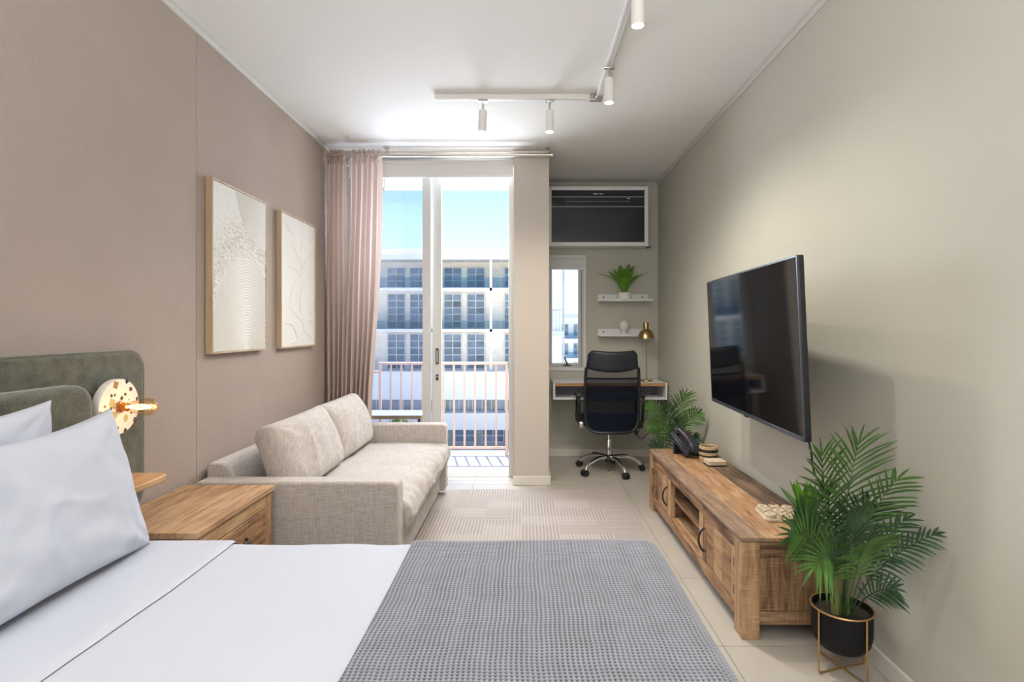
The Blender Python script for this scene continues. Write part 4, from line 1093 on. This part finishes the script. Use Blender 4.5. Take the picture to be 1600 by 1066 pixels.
def palm_frond(parent, base, mid, tip, ref, nl=13, ll=.15, lw=.013, mat='leaf', start=.35, droop=.25, clamp=None, seed=0, stemr=.0035):
    rg = random.Random(seed); path = bez(base, mid, tip, 24); m = MB()
    ref = Vector(ref).normalized(); n = len(path) - 1
    for side in (-1, 1):
        for i in range(nl):
            t = start + (1 - start) * (i + .5 * (side > 0) * .5) / (nl - .5); f = t * n; a = min(int(f), n - 1); p = path[a].lerp(path[a + 1], f - a)
            tg = (path[min(a + 1, n)] - path[max(a - 1, 0)]).normalized()
            sd = tg.cross(ref).normalized() * side
            q = (i / (nl - 1))
            L_ = ll * (.55 + .75 * sin(pi * (q * .75 + .12))) * rg.uniform(.9, 1.08) * (1 if q < .9 else .85)
            ang = radians(62 - 34 * q + rg.uniform(-5, 5))
            d = tg * cos(ang) + sd * sin(ang) + ref * .18
            leaflet(m, p, d, ref, L_, lw * rg.uniform(.85, 1.1), droop * rg.uniform(.6, 1.2))
    leaflet(m, path[-1], (path[-1] - path[-2]), ref, ll * .6, lw, droop)
    m.tube(path, [stemr * (1 - .7 * i / n) for i in range(n + 1)], 6)
    if clamp:
        for p in m.v:
            if p.x > clamp: p.x = clamp - .02 * (1 - exp(-(p.x - clamp) / .1))
    return m.build('frond', mat, parent, ang=60)

def planter(name, label, loc, yaw):
    t = thing(name, label, 'planter', loc, yaw, 'planters on gold wire stands')
    MB().lathe([(0, .078), (.05, .080), (.078, .090), (.096, .115), (.1025, .15), (.103, .238), (.099, .240), (.097, .232), (.097, .20)], n=40, caps=False).build('pot', 'pot', t, world=False, fix=True)
    MB().lathe([(.098, .214), (.06, .218), (0, .216)], n=32, caps=False).build('soil', 'soil', t, world=False)
    MB().tube([(.1055 * cos(a), .1055 * sin(a), .236) for a in [2 * pi * k / 48 for k in range(48)]], .0036, 8, closed=True).build('stand_ring', 'gold', t, world=False)
    for k in range(4):
        a = pi / 4 + k * pi / 2; c, s_ = cos(a), sin(a)
        MB().tube([(.1075 * c, .1075 * s_, .236), (.1075 * c, .1075 * s_, .012), (.104 * c, .104 * s_, .004), (.095 * c, .095 * s_, .004 + .002 * (k % 2))] + [(.0, 0, .004 + .0035 * (k % 2))], .0034, 8).build('stand_leg', 'gold', t, world=False)
    return t
planter('planter', 'black pot in a gold wire stand beside the near end of the console', (1.192, 2.087, 0), radians(-28))
pl = thing('potted_palm', 'tall bushy artificial palm in the black pot nearest the viewer', 'plant', (1.192, 2.087, .216))
PB = Vector((1.192, 2.087, .217))
MB().tube([PB + Vector((-.030, -.015, 0)), PB + Vector((-.032, -.018, .05)), PB + Vector((-.030, -.018, .10)), PB + Vector((-.026, -.017, .17))], [.015, .018, .013, .008], 10).build('cane', 'stem', pl)
MB().tube([PB + Vector((.012, -.02, 0)), PB + Vector((.010, -.02, .12))], [.008, .006], 8).build('cane', 'stem', pl)
F = (0, -1, .25)
fr_ = [  # base offset, mid, tip (world), facing, blades, blade length
    ((-.02, -.01), (1.17, 2.06, .58), (1.215, 2.02, .865), (-.1, -1, .2), 16, .165, 'leaf'),
    ((-.02, -.01), (1.13, 2.07, .55), (1.090, 2.04, .820), (.2, -1, .2), 14, .15, 'leaf'),
    ((.01, -.01), (1.20, 2.05, .52), (1.275, 1.90, .765), (-.3, -1, .2), 14, .125, 'leaf'),
    ((.02, -.02), (1.20, 2.00, .45), (1.275, 1.86, .640), (-.4, -1, .3), 13, .09, 'leafd'),
    ((.02, -.02), (1.22, 1.96, .46), (1.300, 1.760, .628), (-.5, -.9, .5), 14, .075, 'leafd'),
    ((-.03, -.02), (1.08, 2.05, .54), (.960, 1.96, .600), (.1, -1, .3), 13, .14, 'leafd'),
    ((-.03, -.02), (1.06, 2.00, .58), (.930, 1.93, .560), (.1, -1, .4), 13, .13, 'leaf'),
    ((-.02, -.03), (1.10, 1.93, .56), (.960, 1.84, .490), (.0, -.9, .6), 13, .14, 'leaf'),
    ((-.01, -.03), (1.15, 1.94, .56), (1.080, 1.86, .640), (.1, -1, .3), 14, .15, 'leafd'),
    ((.0, -.03), (1.17, 1.95, .48), (1.140, 1.84, .575), (.0, -1, .3), 13, .14, 'leaf'),
    ((.03, -.02), (1.24, 2.00, .35), (1.270, 1.91, .385), (-.3, -1, .6), 8, .085, 'leafd'),
    ((.0, .0), (1.20, 2.08, .50), (1.240, 2.00, .640), (-.2, -1, .1), 13, .15, 'leafd'),
    ((-.02, .0), (1.13, 2.10, .48), (1.105, 2.06, .690), (.2, -1, .2), 13, .13, 'leafd'),
]
for i, (bo_, md, tp, rf, nl, ll, mt) in enumerate(fr_):
    palm_frond(pl, PB + Vector((bo_[0], bo_[1], .0)), md, tp, rf, nl + 2, ll, .0092, mt, .38, .22, clamp=1.326, seed=i + 3)

planter('planter', 'black pot on the floor behind the far end of the console', (1.13, 4.25, 0), radians(35))
pf = thing('potted_palm', 'smaller artificial palm on the floor between the console and the desk', 'plant', (1.13, 4.25, .216))
PB = Vector((1.13, 4.25, .217))
for i, (bo_, md, tp, rf, nl, ll, mt) in enumerate([
    ((.0, 0), (1.13, 4.22, .58), (1.200, 4.18, .775), (0, -1, .2), 15, .14, 'leaf'),
    ((-.01, 0), (1.08, 4.2, .62), (.935, 4.15, .705), (0, -1, .5), 14, .10, 'leaf'),
    ((-.01, -.01), (1.06, 4.2, .56), (.935, 4.13, .560), (0, -1, .5), 13, .10, 'leaf'),
    ((.01, -.01), (1.17, 4.18, .60), (1.270, 4.05, .660), (-.2, -1, .4), 14, .11, 'leaf'),
    ((-.02, -.01), (1.05, 4.18, .40), (.950, 4.12, .40), (0, -1, .5), 11, .11, 'leafd'),
    ((.02, -.01), (1.20, 4.17, .42), (1.270, 4.08, .47), (-.2, -1, .4), 11, .10, 'leafd'),
    ((.0, .01), (1.10, 4.22, .50), (1.075, 4.18, .690), (.1, -1, .2), 14, .13, 'leafd'),
    ((.0, .01), (1.14, 4.22, .45), (1.160, 4.15, .60), (0, -1, .2), 12, .12, 'leafd'),
]):
    palm_frond(pf, PB + Vector((bo_[0], bo_[1], 0)), md, tp, rf, nl, ll, .012, mt, .38, .22, clamp=1.326, seed=i + 40)
MB().tube([PB, PB + Vector((0, 0, .15))], [.012, .007], 8).build('cane', 'stem', pf)

# small spiky plant in a glass jar on the console
sp = thing('spiky_plant', 'small bright green spiky plant in a dark jar on the console behind the palm', 'plant', (1.205, 2.375, CZ))
MAT['jar'] = M('dark_amber_jar', (.045, .028, .02), .12, spec=.7)
MB().lathe([(0, .001), (.040, .001), (.046, .008), (.047, .05), (.042, .066), (.043, .072), (.039, .072), (.038, .060), (0, .058)], n=32).build('jar', 'jar', sp, world=False, fix=True)
rg = random.Random(9)
for i in range(16):
    az = 2 * pi * i / 16 + rg.uniform(-.2, .2); ti = rg.uniform(.2, .95) ; L_ = rg.uniform(.13, .19)
    d = Vector((cos(az) * sin(ti) * .75, sin(az) * sin(ti) * .9, cos(ti)))
    m = MB(); leaflet(m, Vector((0, 0, .055)), d, Vector((-d.y * .2, -1, .3)), L_, .024, .05)
    for p in m.v: p.x = min(p.x, .115)
    m.build('leaf', 'fern' if i % 3 else 'leaf', sp, world=False, ang=60)

# ================================================================== ALCOVE: AIR CONDITIONER, SHELVES, DESK
ac = thing('air_conditioner', 'white framed air conditioner with black glass front high in the alcove', 'air conditioner', (.71, YA, 2.08))
AX0, AX1, AZ0, AZ1, AY = .222, 1.200, 2.085, 2.665, 5.385
MB().box(AX0, AX1, AY + .012, YA - .001, AZ0, AZ1).build('housing', 'white', ac, bevel=.006)
framebox(AX0, AX1, AZ0, AZ1, AY, AY + .0115, .038).build('front_frame', 'white', ac, bevel=.004)
gx0, gx1, gz0, gz1 = AX0 + .0385, AX1 - .0385, AZ0 + .0385, AZ1 - .0385
zA, zB = gz1 - .065, gz1 - .160
B(gx0, gx1, AY + .004, AY + .011, zA + .002, gz1).build('top_glass', 'ac_glass', ac)
B(gx0, gx1, AY + .006, AY + .011, zB + .002, zA - .002).build('vent_band', 'ac_glass', ac)
B(gx0 + .13, gx1 - .14, AY + .0035, AY + .0055, zB + .012, zA - .010).build('vent_slot', 'black', ac)
MB().tube([(gx0 + .14, AY + .001, zB + .050), (gx1 - .15, AY + .001, zB + .050)], .014, 12).build('vent_louvre', 'tvmetal', ac)
B(gx1 - .165, gx1 - .14, AY + .002, AY + .0034, zA - .020, zA - .010).build('indicator', 'white', ac)
B(gx0, gx1, AY + .002, AY + .011, gz0, zB - .002).build('front_glass', 'ac_glass', ac)
for z in (zA, zB): B(gx0, gx1, AY, AY + .011, z - .002, z + .002).build('trim_line', 'alu', ac)
lx = (gx0 + gx1) / 2 - .045
for k, (w_, hh) in enumerate(((.010, .012), (.007, .009), (.007, .009), (.007, .009), (.006, .012), (.0, 0), (.006, .008), (.007, .009), (.007, .009), (.008, .008))):
    if w_: B(lx, lx + w_ - .0015, AY + .003, AY + .0039, gz1 - .040, gz1 - .040 + hh).build('lettering', 'white', ac)
    lx += .0095
sk = thing('cable_outlet', 'round cable outlet with short black cable beside the air conditioner', 'outlet', (1.265, YA, 2.115))
MB().lathe([(0, -.001), (.022, -.001), (.020, -.010), (0, -.012)], n=24, axis='y').build('outlet_plate', 'white', sk, world=False, fix=True)
MB().tube(smooth_path([(0, -.012, 0), (-.01, -.03, -.01), (-.04, -.04, -.03), (-.066, -.05, -.012)], 6), .005, 8).build('cable', 'black', sk, world=False)

def ledge(label, z):
    t = thing('wall_shelf', label, 'shelf', (1.0, YA, z), group='white metal wall shelves')
    y0 = YA - .13
    MB().prism(rrect(.735, 1.235, z, z + .075, .012), 1, YA - .005, YA - .001).build('back_plate', 'white', t, bevel=.001)
    MB().box(.735, 1.260, y0, YA - .0055, z, z + .005).build('shelf_plate', 'white', t, bevel=.001)
    MB().prism(rrect(.735, 1.260, z + .0051, z + .022, .006), 1, y0, y0 + .004).build('front_lip', 'white', t)
    for xx in (.79, 1.18): MB().lathe([(0, -.0055), (.008, -.0055), (.007, -.010), (0, -.011)], (xx, YA, z + .045), 12, axis='y').build('screw', 'iron', t, fix=True)
    return t
ledge('upper white metal wall shelf carrying the fern', 1.552)
ledge('lower white metal wall shelf carrying the head ornament', 1.206)
fp = thing('potted_fern', 'bright green artificial fern in a white pot on the upper wall shelf', 'plant', (.985, 5.497, 1.5572))
MB().lathe([(0, 0), (.060, 0), (.070, .004), (.074, .03), (.070, .075), (.066, .080), (.060, .078), (.060, .064), (0, .062)], n=32).build('pot', 'ceramic', fp, world=False, fix=True)
def fern_mesh(L_, bend, seed):
    rg = random.Random(seed); m = MB(); path = bez((0, 0, 0), (0, 0, L_ * .6), (L_ * bend, 0, L_ * (1 - .35 * bend)), 22)
    for side in (-1, 1):
        for i in range(24):
            t = .14 + .86 * i / 24; f = t * 22; a = min(int(f), 21); p = path[a].lerp(path[a + 1], f - a); tg = (path[a + 1] - path[a]).normalized()
            sd = Vector((0, side, 0)); l = L_ * .21 * sin(pi * (t * .80 + .16)) * rg.uniform(.85, 1.1)
            ref = tg.cross(sd).normalized()
            leaflet(m, p, tg * .75 + sd, ref, l, .0078, .10, .15)
    m.tube(path, [.0016 * (1 - .6 * i / 22) for i in range(23)], 5)
    return m.mesh('frond', 'fern', ang=60)
fms = [fern_mesh(.33, .30, 1), fern_mesh(.31, .58, 2), fern_mesh(.29, .80, 3)]
rg = random.Random(21)
for i in range(19):
    k = 0 if i < 7 else (1 if i < 13 else 2); az = i * 2.399 + rg.uniform(-.2, .2); s_ = rg.uniform(.85, 1.08)
    if sin(az) > .25 and k: az = -az          # wall side: turn towards the room
    o = bpy.data.objects.new('frond', fms[k]); C.objects.link(o); o.parent = fp; o.location = (.022 * cos(az), .022 * sin(az) , .062); o.rotation_euler = (0, rg.uniform(-.05, .05), az); 
    sy = .55 if sin(az) > .1 else 1
    o.scale = (s_ * (.35 if sin(az) > .25 else 1), s_ * 1.0, s_)
hd = thing('head_ornament', 'small white textured head ornament on the lower wall shelf', 'ornament', (.985, 5.505, 1.2112))
MB().lathe([(0, 0), (.030, 0), (.031, .004), (.025, .02), (.024, .052), (.0, .053)], n=28).build('neck', 'ceramic', hd, world=False, fix=True)
def head_pt(u, v):
    th, phi = 2 * pi * u, pi * v
    r = .049 * (1 + .05 * max(0, noise.noise(Vector((cos(th) * 4 * sin(phi), sin(th) * 4 * sin(phi), cos(phi) * 4)))) * 3 * (1 if cos(phi) > -.2 else .3))
    x, y, z = r * sin(phi) * cos(th), r * sin(phi) * sin(th), r * 1.18 * cos(phi)
    f = exp(-((x / .010) ** 2)) * exp(-(((z + .004) / .014) ** 2))   # nose, faces the room
    if y < 0: y -= .012 * f
    return Vector((x, y, z + .095))
MB().grid(head_pt, 40, 24, cu=True).build('head', 'ceramic', hd, world=False, fix=True, ang=180)

dk = thing('wall_desk', 'white floating wall desk with wooden top edge in the alcove', 'desk', (.8, YA, .62))
DX0, DX1, DY0, DZ0, DZ1 = .262, 1.316, 5.12, .625, .778
MB().box(DX0, DX1, DY0 + .002, YA - .001, DZ0, DZ0 + .018).build('bottom_board', 'white', dk, bevel=.002)
for a in (DX0, DX1 - .018): MB().box(a, a + .018, DY0, YA - .001, DZ0 + .0185, DZ1).build('side_board', 'white', dk, bevel=.002)
MB().box(DX0 + .0185, DX1 - .0185, DY0 + .004, YA - .001, DZ1 - .024, DZ1).build('desk_top', 'white', dk, bevel=.002)
MB().box(DX0 + .0185, DX1 - .0185, DY0 - .004, DY0 + .0035, DZ1 - .028, DZ1 + .001).build('top_edging', 'desk_wood', dk, bevel=.002)
MAT['greyboard'] = M('grey_back_board', (.40, .39, .42), .7)
MB().box(DX0 + .0185, DX1 - .0185, YA - .016, YA - .0015, DZ0 + .0185, DZ1 - .0245).build('back_board', 'greyboard', dk)

lm = thing('desk_lamp', 'aged brass desk lamp with domed shade on the right end of the desk', 'lamp', (1.165, 5.33, DZ1 + .0005))
MB().lathe([(0, 0), (.062, 0), (.064, .003), (.062, .013), (.02, .017), (0, .017)], n=40).build('base', 'brass', lm, world=False, fix=True)
MB().tube([(.005, .0, .016), (.005, 0, .452)], .0055, 12).build('pole', 'brass', lm, world=False)
shd = MB().lathe([(.026, .500), (.030, .497), (.046, .488), (.062, .468), (.074, .440), (.080, .412), (.078, .412), (.070, .44), (.058, .466), (.044, .484), (.026, .493)], n=40, caps=False)
sh_ = shd.build('shade', 'brass', lm, world=False, fix=True)
MB().lathe([(0, .498), (.026, .498), (.026, .560), (.024, .563), (0, .563)], n=28).build('cap', 'brass', lm, world=False, fix=True)
MB().lathe([(.012, .47), (.018, .455), (.030, .428), (.030, .412), (.020, .398), (0, .392)], n=24).build('bulb', 'ceramic', lm, world=False, fix=True)

ol = thing('wall_outlet', 'white wall socket with black cable low on the alcove side wall', 'outlet', (XR, 5.40, .20))
MB().prism(rrect(5.345, 5.455, .205, .355, .01), 0, XR - .008, XR - .0005).build('socket_plate', 'white', ol, bevel=.002)
MB().box(XR - .040, XR - .0085, 5.385, 5.415, .285, .32).build('plug', 'black', ol, bevel=.004)
MB().tube(smooth_path([(XR - .04, 5.40, .302), (XR - .10, 5.38, .30), (XR - .20, 5.36, .22), (XR - .25, 5.35, .26), (XR - .20, 5.36, .36), (XR - .14, 5.4, .46), (XR - .12, 5.5, .58), (XR - .11, 5.54, .62)], 8), .004, 8).build('cable', 'black', ol)

# ================================================================== OFFICE CHAIR
ch = thing('office_chair', 'black mesh high back office chair on chrome base at the alcove desk', 'office chair', (.757, 5.0, 0))
def cb(m, name, mat, parent=None, **kw): return m.build(name, mat, parent or ch, world=False, **kw)
for k in range(5):
    a = radians(2 + 72 * k); c, s_ = cos(a), sin(a)
    lg = cb(MB().tube(smooth_path([(.03 * c, .03 * s_, .125), (.12 * c, .12 * s_, .130), (.21 * c, .21 * s_, .112), (.272 * c, .272 * s_, .078), (.288 * c, .288 * s_, .052)], 5), [.018] * 4 + [.0155] * 17, 10), 'base_leg', 'chrome')
    if k in (2, 3, 4, 0, 1):
        cb(MB().box(-.012, .012, -.009, .009, 0, .004).tube([(.05 * c, .05 * s_, .139), (.13 * c, .13 * s_, .144), (.17 * c, .17 * s_, .137)], .009, 8), 'leg_cover', 'black', lg)
    cs = MB()
    for off in (-.016, .016):
        ox, oy = -s_ * off, c * off
        pts = [(.30 * c + ox - s_ * d, .30 * s_ + oy + c * d, .0275) for d in (-.010, .010)]
        cs.tube(pts, .027, 18)
    w_ = cb(cs, 'caster', 'black')
    cb(MB().rbox((.296 * c, .296 * s_, .042), (.046, .046, .030), .010, 4), 'caster_hood', 'black', w_)
cb(MB().lathe([(0, .085), (.036, .085), (.040, .095), (.040, .140), (.034, .148), (0, .150)], n=28), 'hub', 'black', fix=True)
cb(MB().lathe([(0, .150), (.025, .150), (.025, .285), (.022, .29), (0, .29)], n=24), 'gas_lift_sleeve', 'chrome', fix=True)
cb(MB().tube([(0, 0, .28), (0, 0, .40)], .014, 16), 'gas_lift', 'chrome')
cb(MB().box(-.09, .09, -.13, .11, .395, .42), 'seat_mechanism', 'black', bevel=.006)
cb(MB().tube([(.05, -.05, .405), (.20, -.08, .395), (.225, -.085, .375)], .006, 8).rbox((.228, -.086, .362), (.03, .022, .05), .01, 4), 'lever', 'black')
cb(MB().rbox((0, .075, .46), (.49, .47, .085), .035, 12, lambda q: Vector((q.x, q.y, q.z - (.04 * max(0, (q.y - .12) / .15) ** 2 if q.y > .12 else 0)))), 'seat', 'leather')
# back shell: local curve, leaning towards the viewer at the top
def back_y(z): return -.235 - .05 * (z - .38) - .035 * sin((z - .38) / .72 * pi) * -.6
def back_x(z):
    t = (z - .375) / .725
    return .222 + .012 * sin(pi * min(1, t * 1.1)) - .010 * max(0, t - .75) / .25
def back_pt(u, z):
    x = back_x(z) * u; return Vector((x, back_y(z) - .045 * (1 - u * u) + .045, z))
Z0, Z1 = .385, 1.100
out_ = []
for i in range(0, 25):
    z = Z0 + .06 + (.985 - Z0 - .06) * i / 24; out_.append(back_pt(1, z))
fp_ = [back_pt(-1, Z0 + .56), *[back_pt(-1, Z0 + .56 - .46 * i / 10) for i in range(1, 11)], back_pt(-.93, Z0 + .04), back_pt(-.75, Z0 + .008), *[back_pt(u / 8, Z0) for u in range(-5, 6)], back_pt(.75, Z0 + .008), back_pt(.93, Z0 + .04), *[back_pt(1, Z0 + .10 + .46 * i / 10) for i in range(0, 11)]]
cb(MB().tube(fp_, .014, 10), 'back_frame', 'black')
MAT['mesh'] = sheer('black_chair_mesh', (.012, .014, .022), .42)
MAT['mesh2'] = sheer('dense_black_chair_mesh', (.010, .013, .022), .03)
def mesh_panel(z0, z1, mat, name, off=0.0, low=False):
    def fn(u, v):
        z = z0 + (z1 - z0) * v; uu = 2 * u - 1
        p = back_pt(uu * .985, z)
        if low:
            zb = Z0 + .05 * max(0, abs(uu) - .72) / .28 * 1.0; z = zb + (z1 - zb) * v; p = back_pt(uu * .985, z)
        p.y += off; return p
    return cb(MB().grid(fn, 25, 12), name, mat, ang=180)
mesh_panel(.52, .975, 'mesh', 'back_mesh')
mesh_panel(.66, .725, 'mesh2', 'mesh_band', -.004)
mesh_panel(.845, .86, 'mesh2', 'mesh_band', -.004)
mesh_panel(Z0, .56, 'mesh2', 'lower_back_panel', -.003, low=True)
mesh_panel(.56, .845, sheer('mid_black_chair_mesh', (.012, .015, .024), .30) and 'mesh', 'inner_mesh_lining', .012)
def head_fn(u, v, side):
    uu = 2 * u - 1
    zb = .905 + .035 * uu * uu; zt = Z1 - .016 * (1 - uu * uu) ** 1.0 * .9 - .045 * max(0, abs(uu) - .80) / .20 * max(0, abs(uu) - .80) / .20
    z = zb + (zt - zb) * v
    p = back_pt(uu, z); th = .024 * max(.0, (1 - abs(uu) ** 6)) ** .5 * max(.0, 1 - abs(2 * v - 1) ** 6) ** .5
    p.y += side * th; return p
g1 = MB().grid(lambda u, v: head_fn(u, v, -1), 31, 18); g2 = MB().grid(lambda u, v: head_fn(u, v, 1), 31, 18); g2.f = [tuple(reversed(q)) for q in g2.f]
g1.add(g2.v, g2.f); hr = cb(g1, 'headrest', 'leather', ang=180); weld(hr.data)
cb(MB().box(-.04, .04, -.22, -.10, .405, .425).box(-.04, .04, -.222, -.208, .405, .50), 'back_bracket', 'black', bevel=.004)
for s_ in (-1, 1):
    x = s_ * .272
    ar = cb(MB().tube(smooth_path([(x * .85, -.09, .43), (x, -.10, .435), (x * 1.03, -.12, .52), (x * 1.05, -.145, .63), (x * 1.04, -.12, .672), (x * 1.02, -.05, .680), (x, .06, .672), (x, .13, .63), (x, .15, .53), (x, .13, .44), (x * .85, .11, .43)], 5), .014, 10), 'arm_frame', 'black')
    cb(MB().rbox((x * 1.02, -.02, .690), (.055, .25, .030), .013, 8), 'arm_pad', 'black', ar)
    cb(MB().rbox((x * .95, -.095, .435), (.05, .07, .06), .012, 5), 'arm_mount', 'steel' if s_ < 0 else 'black', ar)
